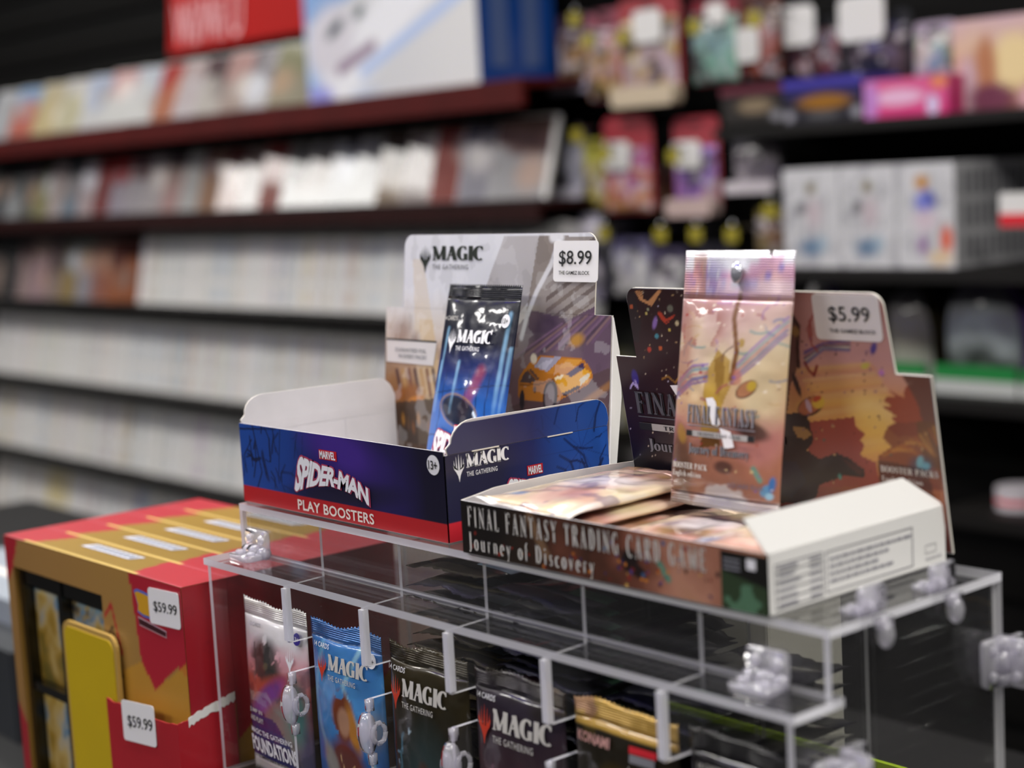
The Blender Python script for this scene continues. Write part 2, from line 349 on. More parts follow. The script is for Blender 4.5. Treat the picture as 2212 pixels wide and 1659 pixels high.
def spark(name, pl, a, b_, w, h, m, parent, lift=.0006):
    """five-tined fan emblem: tapering prongs joined in a leaf-shaped point"""
    b = B(); X = lambda u, v: tuple(pl(a + u*w, b_ + v*h, lift))
    for cx, base, tip, hw in ((.5, .45, 1.0, .07), (.3, .45, .93, .06), (.7, .45, .93, .06), (.13, .5, .8, .05), (.87, .5, .8, .05)):
        b.add([X(cx - hw, base), X(cx + hw, base), X(.5 + (cx - .5)*1.15, tip)], [(0, 1, 2)])
    o = [(.0, .66), (.1, .5), (.24, .46), (.76, .46), (.9, .5), (1, .66), (.93, .48), (.75, .36), (.6, .22), (.5, 0), (.4, .22), (.25, .36), (.07, .48)]
    n = len(b.v); b.v += [X(*p) for p in o] + [X(.5, .4)]; k = len(o)
    b.f += [(n + i, n + (i+1) % k, n + k) for i in range(k)]; b.m = [0]*len(b.f)
    return part(name, b, m, parent)

# ------------------------------------------------------------------ materials
WHITE = mat('white_card', '#eceae6', .55); CARD_IN = mat('card_inside', '#cfccce', .6, mott=.06, mscale=60)
KRAFT = mat('card_edge', '#e6dfd2', .7)
PRINT = mat('print', src='attr', rough=.38, coat=.25, coat_rough=.2)
PRINT_D = mat('print_dull', src='attr', rough=.6)
FOIL = mat('foil', src='attr', rough=.3, coat=1, coat_rough=.06, bump=.28, bscale=55)
FOIL_PL = mat('foil_plain', src='obj', rough=.28, coat=1, coat_rough=.07, bump=.4, bscale=70)
CRIMP = ridged('crimp', 'obj', .25, .55, 0, .0012)
SILVER = mat('silver_film', '#c9c9d2', .22, metal=.75, bump=.2, bscale=300)
BLACK = mat('black_panel', '#040405', .7, spec=.15, mott=.3, mscale=3); SLAT = mat('slat_black', '#070605', .7, spec=.12, mott=.35, mscale=6, ani=(1, 1, 12))
MAROON = mat('maroon_shelf', '#4a0705', .6, spec=.2, mott=.25, mscale=9); DARKRED = mat('dark_red_shelf', '#240504', .6, spec=.2, mott=.25, mscale=9)
DARKSH = mat('dark_shelf', '#0d0a08', .6, spec=.25, mott=.3, mscale=9)
CASEW = mat('case_white', '#cfcdca', .45, coat=.2, mott=.06, mscale=8); CASEL = mat('case_label', src='obj', rough=.4, coat=.3, mott=.12, mscale=30)
COVER = mat('cover', src='attr', rough=.6, spec=.2, coat=.6, coat_rough=.05)
METAL = mat('peg_metal', '#8d8d90', .3, metal=1); YEL = mat('yellow_tag', '#8c801a', .6); TAGW = mat('tag_white', '#cbc9c6', .6)
PANE = acrylic('acrylic_pane', '#f6f6f5', .012); EDGE = acrylic('acrylic_edge', '#ececf2', .82); HINGE = acrylic('acrylic_hinge', '#f4f2f8', .36, 1.5)
INK = mat('ink_black', '#16171a', .5); INKW = mat('ink_white', '#efeef0', .5); INKR = mat('ink_red', '#c41f2c', .45); STICK = mat('sticker', '#eeecea', .5)
LOGO_DK = mat('ink_dark_green', '#20281f', .5); INKG = mat('ink_grey', '#7c7c82', .5); INKLG = mat('ink_light_grey', '#c9c5bd', .5)
BANDR = mat('band_red', '#c0232a', .4, coat=.2, mott=.05, mscale=40)

# ------------------------------------------------------------------ room
FZ = -Z0
part('floor', B().box(-8, 3.5, -4, 2.34, FZ - .05, FZ), mat('floor_dark', '#232120', .5, mott=.25, mscale=2), kind='structure')
part('ceiling', B().box(-8, 3.5, -4, 2.34, CEIL, CEIL + .05), mat('ceiling_dark', '#161617', .9, mott=.15, mscale=3), kind='structure')
wall = part('wall_back', B().box(-8, 3.5, 2.34, 2.44, FZ, CEIL), BLACK, kind='structure')
slat_me = None
for i in range(27):
    z = FZ + .05 + i*.103
    if slat_me is None:
        b = B().prism([(-8, 2.34, 0), (-8, 2.326, .004), (-8, 2.324, .04), (-8, 2.326, .082), (-8, 2.34, .086)], (11.5, 0, 0)); slat_me = me('slat', b); slat_me.materials.append(SLAT)
    o = part('slat', slat_me, SLAT, wall); o.location.z = z
# lamps: recessed panels, frame + diffuser with the light just under it
LAMP_EM = mat('lamp_diffuser', '#fffdf8', .5, emit=2.0); LAMP_FR = mat('lamp_frame', '#d8d8d8', .5)
nm = ['over the far left of the aisle', 'over the game shelves', 'over the counter', 'over the right end of the counter', 'behind the counter on the left', 'behind the camera', 'behind the camera on the right', 'added close to the game wall on the left', 'added close to the wall behind the counter', 'added close to the wall at the right end']
for i, (x, y) in enumerate(PANELS):
    t = thing('ceiling_light', 'white rectangular ceiling light panel ' + nm[i], 'ceiling light', (x, y, CEIL - .03), 'ceiling light panels')
    f = B()
    for a in ((x-.62, x+.62, y-.32, y-.30), (x-.62, x+.62, y+.30, y+.32), (x-.62, x-.60, y-.30, y+.30), (x+.60, x+.62, y-.30, y+.30)): f.box(*a, CEIL - .03, CEIL - .001)
    part('frame', f, LAMP_FR, t); part('diffuser', B().box(x-.6, x+.6, y-.3, y+.3, CEIL - .015, CEIL - .005), LAMP_EM, t)
    ld = bpy.data.lights.new('panel_light', 'AREA'); ld.shape = 'RECTANGLE'; ld.size = 1.16; ld.size_y = .56; ld.energy = PANEL_W if y < 1 else 9.0; ld.color = (1, .97, .93)
    lo = bpy.data.objects.new('panel_light', ld); COL.objects.link(lo); lo.location = (0, 0, -.002); lo.parent = t
# violet LED tube under the ceiling, its glow shows on the foil and the acrylic
t = thing('led_tube', 'violet LED tube light hung under the ceiling behind the camera', 'light', (-1.6, -.55, CEIL - .25))
part('tube', B().tube([(-2.6, -.55, CEIL - .25), (-.6, -.55, CEIL - .25)], .016, 8), mat('violet_glow', '#5a3cff', .5, emit=22), t)
for x in (-2.5, -.7): part('hanger', B().tube([(x, -.55, CEIL - .235), (x, -.55, CEIL - .001)], .003, 6), METAL, t)

# ------------------------------------------------------------------ left: shelving with rows of game cases
YL = 2.1
ROWS = [.358, .133, -.097, -.324, -.545, -.77, -1.0]
XE = -2.31
SHN = ['dark red top wall shelf under the face-out game cases', 'dark red second wall shelf under the shingled game cases', 'black third wall shelf under the long row of white cases', 'black fourth wall shelf under the white cases', 'black fifth wall shelf under the white cases', 'black sixth wall shelf under the lowest visible white cases', 'black seventh wall shelf near the floor']
for i, z in enumerate(ROWS):
    th = .05 if i == 0 else (.035 if i == 1 else .016)
    x1 = XE - .02 if i else -2.36
    t = thing('wall_shelf', SHN[i], 'shelf', (-4.2, 2.2, z - th), 'wall shelves of the game section')
    m_ = (MAROON, DARKRED, DARKSH, DARKSH, DARKSH, DARKSH, DARKSH)[i]
    part('shelf_board', B().prism([(-6.4, 2.062, z), (-6.4, 2.32, z), (-6.4, 2.32, z - .012), (-6.4, 2.062, z - .014)], (x1 + 6.4, 0, 0)), m_, t)
    part('front_edge', B().box(-6.4, x1, 2.05, 2.062, z - th, z), m_, t)
    for xb in (-6.0, -4.9, -3.8, -2.7): part('bracket', B().prism([(xb, 2.09, z - .0125), (xb, 2.322, z - .0125), (xb, 2.322, z - .05)], (.006, 0, 0)), METAL, t)

def px2x(px, py, y=YL): return at(px, py, y).x
CW, CH, CT = .132, .172, .014
shell = B()
shell.rbox(-CW/2, CW/2, -CT/2, CT/2, 0, CH, .003); shell.box(-CW/2 + .002, CW/2 - .002, CT/2, CT/2 + .0006, .002, CH - .002)
shell_me = me('case_shell', shell); shell_me.materials.append(CASEW)
def ordinal(n):
    w = ['first', 'second', 'third', 'fourth', 'fifth', 'sixth', 'seventh', 'eighth', 'ninth', 'tenth', 'eleventh', 'twelfth', 'thirteenth', 'fourteenth', 'fifteenth', 'sixteenth', 'seventeenth', 'eighteenth', 'nineteenth', 'twentieth', 'twenty-first', 'twenty-second', 'twenty-third', 'twenty-fourth', 'twenty-fifth', 'twenty-sixth', 'twenty-seventh', 'twenty-eighth', 'twenty-ninth', 'thirtieth']
    return w[n]
def face_case(x, z, c1, c2, seed, lean, yaw, label, group, y=YL, w=1.0):
    t = thing('game_case', label, 'game case', (0, 0, 0), group)
    t.location = (x, y, z + Z0 + .002); t.rotation_euler = (-lean, 0, yaw); t.scale = (1, 1, .93 if lean > .46 and z == ROWS[0] else 1)
    part('case_shell', shell_me, CASEW, t)
    p = Paint(-CW/2 + .003, CW/2 - .009, .0005, CH - .003, 10, 16)
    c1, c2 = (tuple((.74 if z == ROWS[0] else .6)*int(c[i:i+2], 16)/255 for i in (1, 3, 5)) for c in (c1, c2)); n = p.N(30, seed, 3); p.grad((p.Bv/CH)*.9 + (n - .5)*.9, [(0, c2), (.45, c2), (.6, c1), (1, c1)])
    q = random.Random(seed); p.mix(p.ell(q.uniform(-.04, .04), q.uniform(.05, .12), .03, .035, 0, .8)*.5, q.choice(['#d8d2cc', '#7a6a62', '#b08a70', '#cfd3dc', c1]))
    pl = Pl((0, -CT/2, 0), (1, 0, 0), (0, 0, 1)); OFF[t.name] = Vector((0, 0, 0))
    p.sheet('cover_sheet', pl, COVER, t, .0008)
row1 = [(-20, 22, '#c9cbd0', '#b9bcc0', 'pale grey'), (25, 78, '#8fb3dc', '#c96a58', 'sky blue and red'), (78, 128, '#cfc3a4', '#d2c08e', 'cream'), (128, 182, '#d9d6d2', '#cfc9a8', 'white and yellow'), (180, 232, '#bfcbe4', '#dcdcdc', 'pale blue and white'),
        (232, 290, '#d6a0a0', '#e4e4e2', 'white with red corner'), (290, 338, '#cfd6e2', '#e6e6e4', 'bright white'), (345, 392, '#b32a24', '#c07858', 'red and orange'), (392, 440, '#c9b6b4', '#d8cfd2', 'pinkish white'), (440, 492, '#54383c', '#cfc8c0', 'dark topped'), (492, 546, '#c99a94', '#b8a49a', 'dusty pink'), (546, 600, '#8a8288', '#d5d1d2', 'grey and white'), (600, 652, '#9c9a72', '#a8a086', 'olive')]
for i, (a, b_, c1, c2, cn) in enumerate(row1):
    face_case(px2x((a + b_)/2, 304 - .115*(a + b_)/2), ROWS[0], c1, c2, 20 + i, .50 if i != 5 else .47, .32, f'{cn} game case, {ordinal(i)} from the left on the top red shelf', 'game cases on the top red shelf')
row2 = [('#8f9290', '#c9cac4', 'light grey'), ('#101218', '#30343c', 'black'), ('#22262e', '#b8bcc0', 'black and grey'), ('#4a3a44', '#6a6a62', 'dim purple'), ('#2e2412', '#a09a5c', 'olive'), ('#c2aeae', '#d6c6c4', 'pale pink'), ('#30343a', '#7e95aa', 'steel blue'), ('#b59a9c', '#d9c2c4', 'pink and white'), ('#a40c0e', '#8f2a2a', 'deep red'),
        ('#b20a0e', '#bfb4c4', 'bright red and lilac'), ('#6a3a3e', '#c7bfc6', 'wine red and white'), ('#8d7c80', '#d0c6c8', 'mauve'), ('#3c2a34', '#d4a8a4', 'dark and salmon'), ('#cfcdca', '#d8d6d4', 'plain white'), ('#7c5450', '#b98a6a', 'brown and orange'), ('#6a2624', '#a86a5c', 'rust red'), ('#8a706c', '#d9d0cc', 'taupe and white'), ('#93302c', '#c0746a', 'brick red'),
        ('#8a8684', '#e6e6e4', 'grey topped white'), ('#9a9696', '#ececea', 'silver white'), ('#4a4250', '#e4e6e6', 'slate topped white'), ('#b9b6ba', '#e8eae8', 'pale silver'), ('#4c3830', '#b39a80', 'brown and tan'), ('#8f7c78', '#cfc0ba', 'beige'), ('#92302c', '#b65a50', 'red edged'), ('#5c5468', '#bfbcc8', 'slate and white'), ('#8d6a66', '#d8d6d8', 'white with orange and blue badge')]  # ceiling-light glare on some glossy covers is put into their white lower tones
x0, x1 = px2x(-10, 475), px2x(1118, 452)
for i, (c1, c2, cn) in enumerate(row2):
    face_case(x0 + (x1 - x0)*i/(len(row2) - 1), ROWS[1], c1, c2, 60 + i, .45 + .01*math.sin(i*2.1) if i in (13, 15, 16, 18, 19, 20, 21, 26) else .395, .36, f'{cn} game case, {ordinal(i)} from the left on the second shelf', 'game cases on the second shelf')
row3 = [('#1a1c24', '#5c5a58', 'black and grey'), ('#141418', '#6e5a50', 'black and brown'), ('#0e0f14', '#24262c', 'plain black'), ('#5a3a3c', '#c0a2a0', 'dusky pink'), ('#a88a80', '#cba6ae', 'rose'), ('#6a5052', '#b49a90', 'brown and beige'), ('#6c6658', '#b79a5a', 'grey and mustard'), ('#8a8a80', '#b8b2bc', 'grey and lilac'), ('#8c5a50', '#b8705c', 'terracotta'), ('#6a2418', '#c0642c', 'orange')]
xa, xb = px2x(-15, 639), px2x(272, 647)
for i, (c1, c2, cn) in enumerate(row3):
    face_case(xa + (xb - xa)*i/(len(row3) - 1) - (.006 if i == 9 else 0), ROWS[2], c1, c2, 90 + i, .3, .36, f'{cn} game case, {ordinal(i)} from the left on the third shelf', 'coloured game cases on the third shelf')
# spine-out white cases
sp_ = B(); ST, SH, SD = .0233, .192, .125
sp_.prism([(-ST/2, .004, 0), (-ST/2 + .003, 0, 0), (ST/2 - .003, 0, 0), (ST/2, .004, 0), (ST/2, SD, 0), (-ST/2, SD, 0)], (0, 0, SH))
for z0, z1, mi in ((.012, .05, 1), (.07, .165, 1)): sp_.box(-ST/2 + .0045, ST/2 - .0045, -.0006, .001, z0, z1, mi)
sp_me = me('spine_case', sp_); sp_me.materials.append(CASEW); sp_me.materials.append(CASEL)
tints = ['#b2b6b6', '#c4b8a8', '#b0bac4', '#c0b0b0', '#cfcfcd', '#cacac8', '#d4d2d0', '#d6d6d8', '#cdd0d2', '#d8d4cc', '#c6c8ce', '#d2c8c8', '#cfcab4', '#d9d9d7', '#d0d0ce', '#bcc2c8', '#d5cfcf']
rg = random.Random(5)
def spine_row(ri, xs, xe, label, group, accents=()):
    n = int((xe - xs)/.0238)
    for k in range(n):
        x = xs + k*.0238; o = bpy.data.objects.new('game_case', sp_me); COL.objects.link(o)
        o.location = (x, YL - .005 + rg.uniform(-.004, .004), ROWS[ri] + Z0 + .003); o.rotation_euler = (-.2, 0, 0); o.scale = (1, 1, rg.uniform(.985, 1.01))
        c = rg.choice(tints)
        for a, b_, cc in accents:
            if a < x < b_: c = cc
        o.color = (*lin(c), 1); setp(o, label, 'game case', group)
spine_row(2, px2x(303, 648), XE - .01, 'white-spined game case packed on the third shelf, right of the orange case', 'white game cases on the third shelf')
spine_row(3, px2x(-15, 802), -2.75, 'white-spined game case packed on the fourth shelf', 'white game cases on the fourth shelf')
spine_row(4, px2x(-15, 957), -3.25, 'white-spined game case packed on the fifth shelf', 'white game cases on the fifth shelf',
          [(px2x(12, 960), px2x(24, 960), '#c8b888'), (px2x(225, 1000), px2x(238, 1000), '#b0a6a8'), (px2x(258, 1000), px2x(272, 1000), '#bba88a'), (px2x(420, 1035), px2x(445, 1035), '#b8aaba')])
spine_row(5, px2x(-15, 1110), -3.4, 'white-spined game case packed on the lowest visible shelf', 'white game cases on the lowest visible shelf',
          [(px2x(92, 1100), px2x(142, 1110), '#cdb86a'), (px2x(280, 1100), px2x(300, 1110), '#8f9cbc')])
# sign above the top shelf
p0, p1, p2 = at(365, 118, 2.25), at(690, 72, 2.25), at(340, -30, 2.25)
t = thing('shelf_sign', 'red shop sign with pale lettering standing above the top red shelf', 'sign', (p0.x, 2.25, p0.z))
sg = Pl((p0.x, 2.25, p0.z), (1, 0, 0), (0, .1, 1)); L = p1.x - p0.x + .05
part('board', B().prism([sg(0, 0, 0), sg(L, 0, 0), sg(L, .17, 0), sg(0, .17, 0)], tuple(-sg.n*.012)), mat('sign_red', '#a00c08', .7, spec=.2), t)
SGP = mat('sign_pink', '#e2a8ac', .5)
letters('lettering', bfont('Wii/Wii U', .012), sg, (.03, .36, .015, .125), SGP, t, .002)
disc('badge', (.43, .155), .03, sg, mat('badge_blue', '#8fb2e0', .5), t, .002)
part('easel_leg', B().tube([sg(L*.5, .15, -.012), (p0.x + L*.5, 2.322, p0.z + .1)], .006, 6), METAL, t)
# big blue toy box at the end of the top shelf
q0, q1, q2 = at(668, 213, 2.06), at(1036, 178, 2.06), at(1190, 208, 2.1)
bx0, bx1, bz0 = q0.x, q1.x, ROWS[0]
t = thing('toy_box', 'large blue and white toy box at the right end of the top red shelf', 'box', ((bx0+bx1)/2, 2.2, bz0))
b = B().box(bx0, bx1, 2.062, 2.255, bz0 + .001, bz0 + .34, 0); part('carton', b, mat('toy_blue', '#123f86', .35, coat=.3, mott=.15, mscale=8), t)
w_ = bx1 - bx0; p = Paint(0, w_, 0, .34, 60, 40); p.grad(p.A/w_*.7 + p.Bv/.34*.3 + (p.N(6, 3) - .5)*.2, [(0, '#8fb4e2'), (.16, '#a9bcdc'), (.3, '#c9c9cc'), (1, '#d6d4d2')])
p.mix(p.poly([(0, .16), (w_, .30), (w_, .34), (0, .34)])*.8, '#6f9ad0'); p.mix(p.seg((.1, .03), (.55, .3), .055, .6), '#e2e2e6'); p.mix(p.ell(.09, .12, .09, .07, .4, .5), '#cfcbd2')
p.mix(p.ell(.11, .145, .035, .013, .5, .6), '#4c565c'); p.mix(p.ell(.2, .17, .02, .012, .5, .6), '#5a6468'); p.mix(p.seg((.12, .06), (.24, .1), .012, .8), '#8a7288'); p.mix(p.seg((.2, .05), (.6, .2), .012, .9), '#a9bce0')
p.mix(p.seg((0, 0), (.06, .0), .03, .9), '#8f8fd2')
p.sheet('front_print', Pl((bx0, 2.062, bz0), (1, 0, 0), (0, 0, 1)), COVER, t, .001)
sd = Pl((bx1, 2.062, bz0), (0, 1, 0), (0, 0, 1))
for a in (.03, .11): flat('side_stripe', [(a, .03), (a + .045, .03), (a + .045, .3), (a, .3)], sd, mat('toy_stripe', '#4a5c86', .4), t, .001)

# ------------------------------------------------------------------ right: slat wall with hanging packs, boxes on shelves
def hang_pack(label, px0, py0, px1, py1, y, body, header='#b02028', tag=None, base=None, kind='pack', hole=True, seed=1, hh=.2):
    a, c = at(px0, py1, y), at(px1, py0, y); x0, x1 = a.x, c.x; z0, z1 = (a.z + at(px1, py1, y).z)/2, (c.z + at(px0, py0, y).z)/2
    w, h = x1 - x0, z1 - z0; t = thing('hanging_pack', label, kind, ((x0+x1)/2, y, z0))
    o = rrect(x0, x1, z0, z1, min(w, h)*.12, 3)
    part('backing_card', B().prism([(p, y + .006, q) for p, q in o], (0, .002, 0)), mat('back' + header, tuple(.82*int(header[i:i+2], 16)/255 for i in (1, 3, 5)), .5, coat=.2), t)
    zb, zt = z0 + h*.02, z1 - h*hh
    p = Paint(x0 + w*.05, x1 - w*.05, zb, zt, 18, 24); f = (p.Bv - zb)/(zt - zb) + (p.N(45, seed, 3) - .5)*1.5
    p.grad(f, [(i/(len(body) - 1), cc) for i, cc in enumerate(body)])
    p.mix((p.N(38, seed + 50, 2) > .6)*.75, '#1a1418'); p.mix((p.N(60, seed + 70, 2) > .66)*.7, '#c4bcc0'); p.C *= .85
    p.sheet('pouch', Pl((0, y + .004, 0), (1, 0, 0), (0, 0, 1)), COVER, t, .0, True,
            lambda A, Bv: .016*np.clip(np.sin(np.pi*np.clip((A - x0 - w*.05)/(w*.9), 0, 1)), 0, 1)**.5*np.clip(np.sin(np.pi*np.clip((Bv - zb)/(zt - zb), 0, 1)), 0, 1)**.4)
    if hole: part('hang_slot', B().prism([(p_, y + .0045, q) for p_, q in rrect((x0+x1)/2 - .012, (x0+x1)/2 + .012, z1 - .016, z1 - .009, .003)], (0, .002, 0)), INK, t)
    if base: part('base_tray', B().prism([(p_, y - .022, q) for p_, q in rrect(x0, x1, z0 - .001, z0 + h*.18, .008)], (0, .027, 0)), mat('tray' + base, base, .4), t)
    if tag:
        u, v, s_ = tag; part('price_tag', B().prism([(p_, y - .018, q) for p_, q in rrect(x0 + w*u - s_, x0 + w*u + s_, z0 + h*v - s_*.8, z0 + h*v + s_*.8, s_*.3)], (0, .002, 0)), TAGW, t)
    # peg
    return t
hang_pack('tan hanging pack with white foot beside the blue toy box', 1205, 30, 1278, 200, 2.23, ['#a8906a', '#a07c4c', '#5c4a50'], '#3a2030', base='#b9b4c4', seed=2)
hang_pack('orange-tan hanging pouch left of the yellow pouch, top row', 1268, 20, 1342, 218, 2.19, ['#c2a66c', '#b8925a', '#c09084', '#c08a9a'], '#9a4a5a', seed=3)
hang_pack('yellow and violet hanging pouch with red header, top row', 1338, -8, 1462, 228, 2.15, ['#b8a0a8', '#a08a92', '#b59a48', '#b8a07c'], '#a83038', (.62, .72, .035), '#b8a890', seed=4)
hang_pack('mint green hanging pouch with red header, top row', 1490, -5, 1592, 182, 2.18, ['#6a9c88', '#8fb0a4', '#7c9aa2', '#9ab8aa'], '#8c2030', (.7, .8, .022), seed=5)
hang_pack('orange striped hanging pack beside the mint pouch, top row', 1600, -20, 1682, 172, 2.20, ['#2a2a24', '#b0543c', '#8a7a80', '#a08a58'], '#5a2a20', (.25, .4, .035), seed=6)
hang_pack('black hanging pack with red and white splash under a white card', 1695, 40, 1812, 172, 2.23, ['#2c1c20', '#4a3040', '#a05048', '#a8a0b0'], '#15151a', (.35, .9, .04), seed=7)
hang_pack('violet and navy hanging pack under two white cards', 1822, 25, 1962, 172, 2.23, ['#14142a', '#2a2430', '#5a4a50', '#5a5a90'], '#17171f', (.4, .92, .045), seed=8)
hang_pack('pastel pink and blue hanging pack left of the peach poster box', 1972, 45, 2058, 172, 2.23, ['#6a6a98', '#7ea0b8', '#9aa880', '#b898b0'], '#b8a8bc', seed=9)
hang_pack('grey and white figure pack at the left of the middle row', 1206, 280, 1262, 432, 2.23, ['#b8b6c4', '#a8a8b4', '#7c7c88'], '#4a4a58', base='#c0bcc6', seed=10)
hang_pack('narrow yellow hanging pack in the middle row', 1262, 300, 1304, 458, 2.20, ['#a08850', '#b0a050', '#a8a848'], '#b8b040', seed=11)
hang_pack('pink and orange hanging pack with red header, middle row', 1306, 252, 1402, 460, 2.17, ['#c08a54', '#c07a6a', '#a0508a', '#90406a'], '#b83a44', (.45, .6, .032), seed=12, hh=.32)
hang_pack('dim orange hanging pack behind the pink one, middle row', 1398, 330, 1442, 465, 2.23, ['#906030', '#7a4a3c', '#3a1826'], '#2a1018', seed=13)
hang_pack('purple hanging pack with red header, middle row', 1456, 252, 1546, 466, 2.17, ['#a08890', '#8a5a9a', '#8a68b0', '#9a80b8'], '#b03a44', (.5, .62, .03), '#b09a94', seed=14, hh=.3)
hang_pack('clear bag with white round base at the right of the middle row', 1582, 280, 1682, 415, 2.19, ['#8a8488', '#9a9098', '#4a4850'], '#3a3a40', base='#c4bcc0', seed=15)
hang_pack('white pack left of the tall cream one, low row above the displays', 1320, 515, 1402, 640, 2.21, ['#c4c4bc', '#d8d6d4', '#8a88a0'], '#6a6488', seed=16)
hang_pack('tall cream pack in the low row above the displays', 1408, 535, 1482, 660, 2.19, ['#cfcfcc', '#c8c6c4', '#6a6070'], '#4a4060', seed=17)
hang_pack('dim violet pack at the right of the low row', 1500, 525, 1580, 660, 2.21, ['#5a5468', '#4a4460', '#2a2438'], '#2a2438', seed=18)
hang_pack('tan and red hanging pack left of the white book sets', 1632, 448, 1690, 560, 2.20, ['#8a8058', '#8a6a50', '#6a2a20'], '#8a7a30', seed=19)
hang_pack('pale leaning tag card above the blue display header', 1252, 462, 1292, 528, 2.18, ['#c4c0cc', '#c8c4d0'], '#b8b4c4', seed=20)
hang_pack('pale violet and white pack above the blue display header', 1212, 505, 1296, 650, 2.2, ['#a8a4b0', '#8a80a0', '#c0bcc8', '#4a4468'], '#3a3450', seed=31)
hang_pack('pale yellow and white pack glimpsed between the two display headers', 1312, 690, 1376, 1010, 2.315, ['#b8b0b4', '#c9c6c0', '#a8a890', '#b8b060', '#8a8a80'], '#6a6a60', seed=22)
k = 0
for (px, py) in ((1238, 42), (1268, 88), (1340, 82), (1497, 58), (1628, 42), (1243, 293), (1305, 332), (1452, 337), (1300, 505), (1424, 508), (1500, 507), (1578, 508), (1660, 457)):
    k += 1; c = at(px, py, 2.12)
    t = thing('peg_hook', f'wire peg hook with yellow price flag, {ordinal(k-1)} of the slat wall counted row by row', 'peg hook', (c.x, 2.32, c.z), 'peg hooks with yellow flags')
    part('rod', B().tube([(c.x, 2.324, c.z + .012), (c.x, 2.14, c.z + .012), (c.x, 2.125, c.z + .02)], .003, 6), METAL, t)
    part('flag', B().prism([(p, 2.122, q) for p, q in rrect(c.x - .014, c.x + .014, c.z - .012, c.z + .012, .004)], (0, .002, 0)), YEL, t)
# boxes on the upper ledge
def small_box(label, px0, py0, px1, py1, y, d, cols, accent=None, frame=None):
    a, c = at(px0, py1, y), at(px1, py0, y); z0 = (a.z + at(px1, py1, y).z)/2; z1 = (c.z + at(px0, py0, y).z)/2; x0, x1 = a.x, c.x; w, h = x1 - x0, z1 - z0
    t = thing('card_box', label, 'box', ((x0+x1)/2, y + d/2, z0)); m = mat('cb' + cols[0], cols[0], .4, coat=.3)
    part('carton', B().rbox(x0, x1, y, y + d, z0, z1, .003), m, t)
    p = Paint(0, w, 0, h, 30, 16); p.grad(p.Bv/h + (p.N(25, int(px0), 3) - .5)*.3, [(i/(len(cols)-1), cc) for i, cc in enumerate(cols)])
    if accent:
        for (u, v, ru, rv, cc) in accent: p.mix(p.ell(u*w, v*h, ru*w, rv*h, 0, .5), cc)
    p.sheet('front_print', Pl((x0, y, z0), (1, 0, 0), (0, 0, 1)), COVER, t, .0008)
    if frame: part('lid_strip', B().box(x0 - .002, x1 + .002, y - .003, y + d + .002, z1 - h*.16, z1 + .003), mat('fr' + frame, frame, .4), t)
    return x0, x1, z0, z1
small_box('dark card box with dull red lid strip on the ledge', 1562, 190, 1690, 268, 2.16, .1, ['#23211f', '#2a2624', '#241c1c'], [(.55, .5, .28, .2, '#7a6a54'), (.9, .2, .1, .14, '#7c7a80')], '#5a2230')
small_box('dark card box with violet frame and orange title on the ledge', 1696, 172, 1862, 266, 2.14, .1, ['#1c1a22', '#201e2a', '#2c2670'], [(.52, .5, .33, .17, '#8a5c18'), (.5, .2, .22, .09, '#4a4a4c'), (.06, .2, .07, .12, '#8a8890'), (.93, .22, .07, .12, '#8a8890')], '#3a3290')
small_box('bright pink card box with pale title on the ledge', 1868, 168, 2048, 258, 2.14, .1, ['#c02a6a', '#c84a80', '#c85a86'], [(.42, .55, .3, .2, '#d6a8c4'), (.82, .3, .07, .25, '#c4b8d8'), (.08, .5, .1, .5, '#b078b8'), (.9, .85, .1, .15, '#d07a50')])
small_box('large peach and pink poster box at the upper right', 2062, 32, 2300, 236, 2.18, .1, ['#5a3038', '#9a6450', '#c8a890', '#c0a0a8'], [(.55, .5, .2, .3, '#d8c090'), (.3, .45, .1, .35, '#a87050'), (.75, .12, .16, .14, '#c89aa0'), (.12, .3, .1, .3, '#b89aa0'), (.35, .15, .2, .14, '#6a3448')])
a = at(1540, 272, 2.1); zl = a.z - .003
part('ledge_shelf', B().box(a.x, 1.4, 2.1, 2.324, zl - .02, zl - .004), DARKSH, None, loc=None, label='black upper ledge shelf carrying the pink and violet card boxes', cat='shelf')
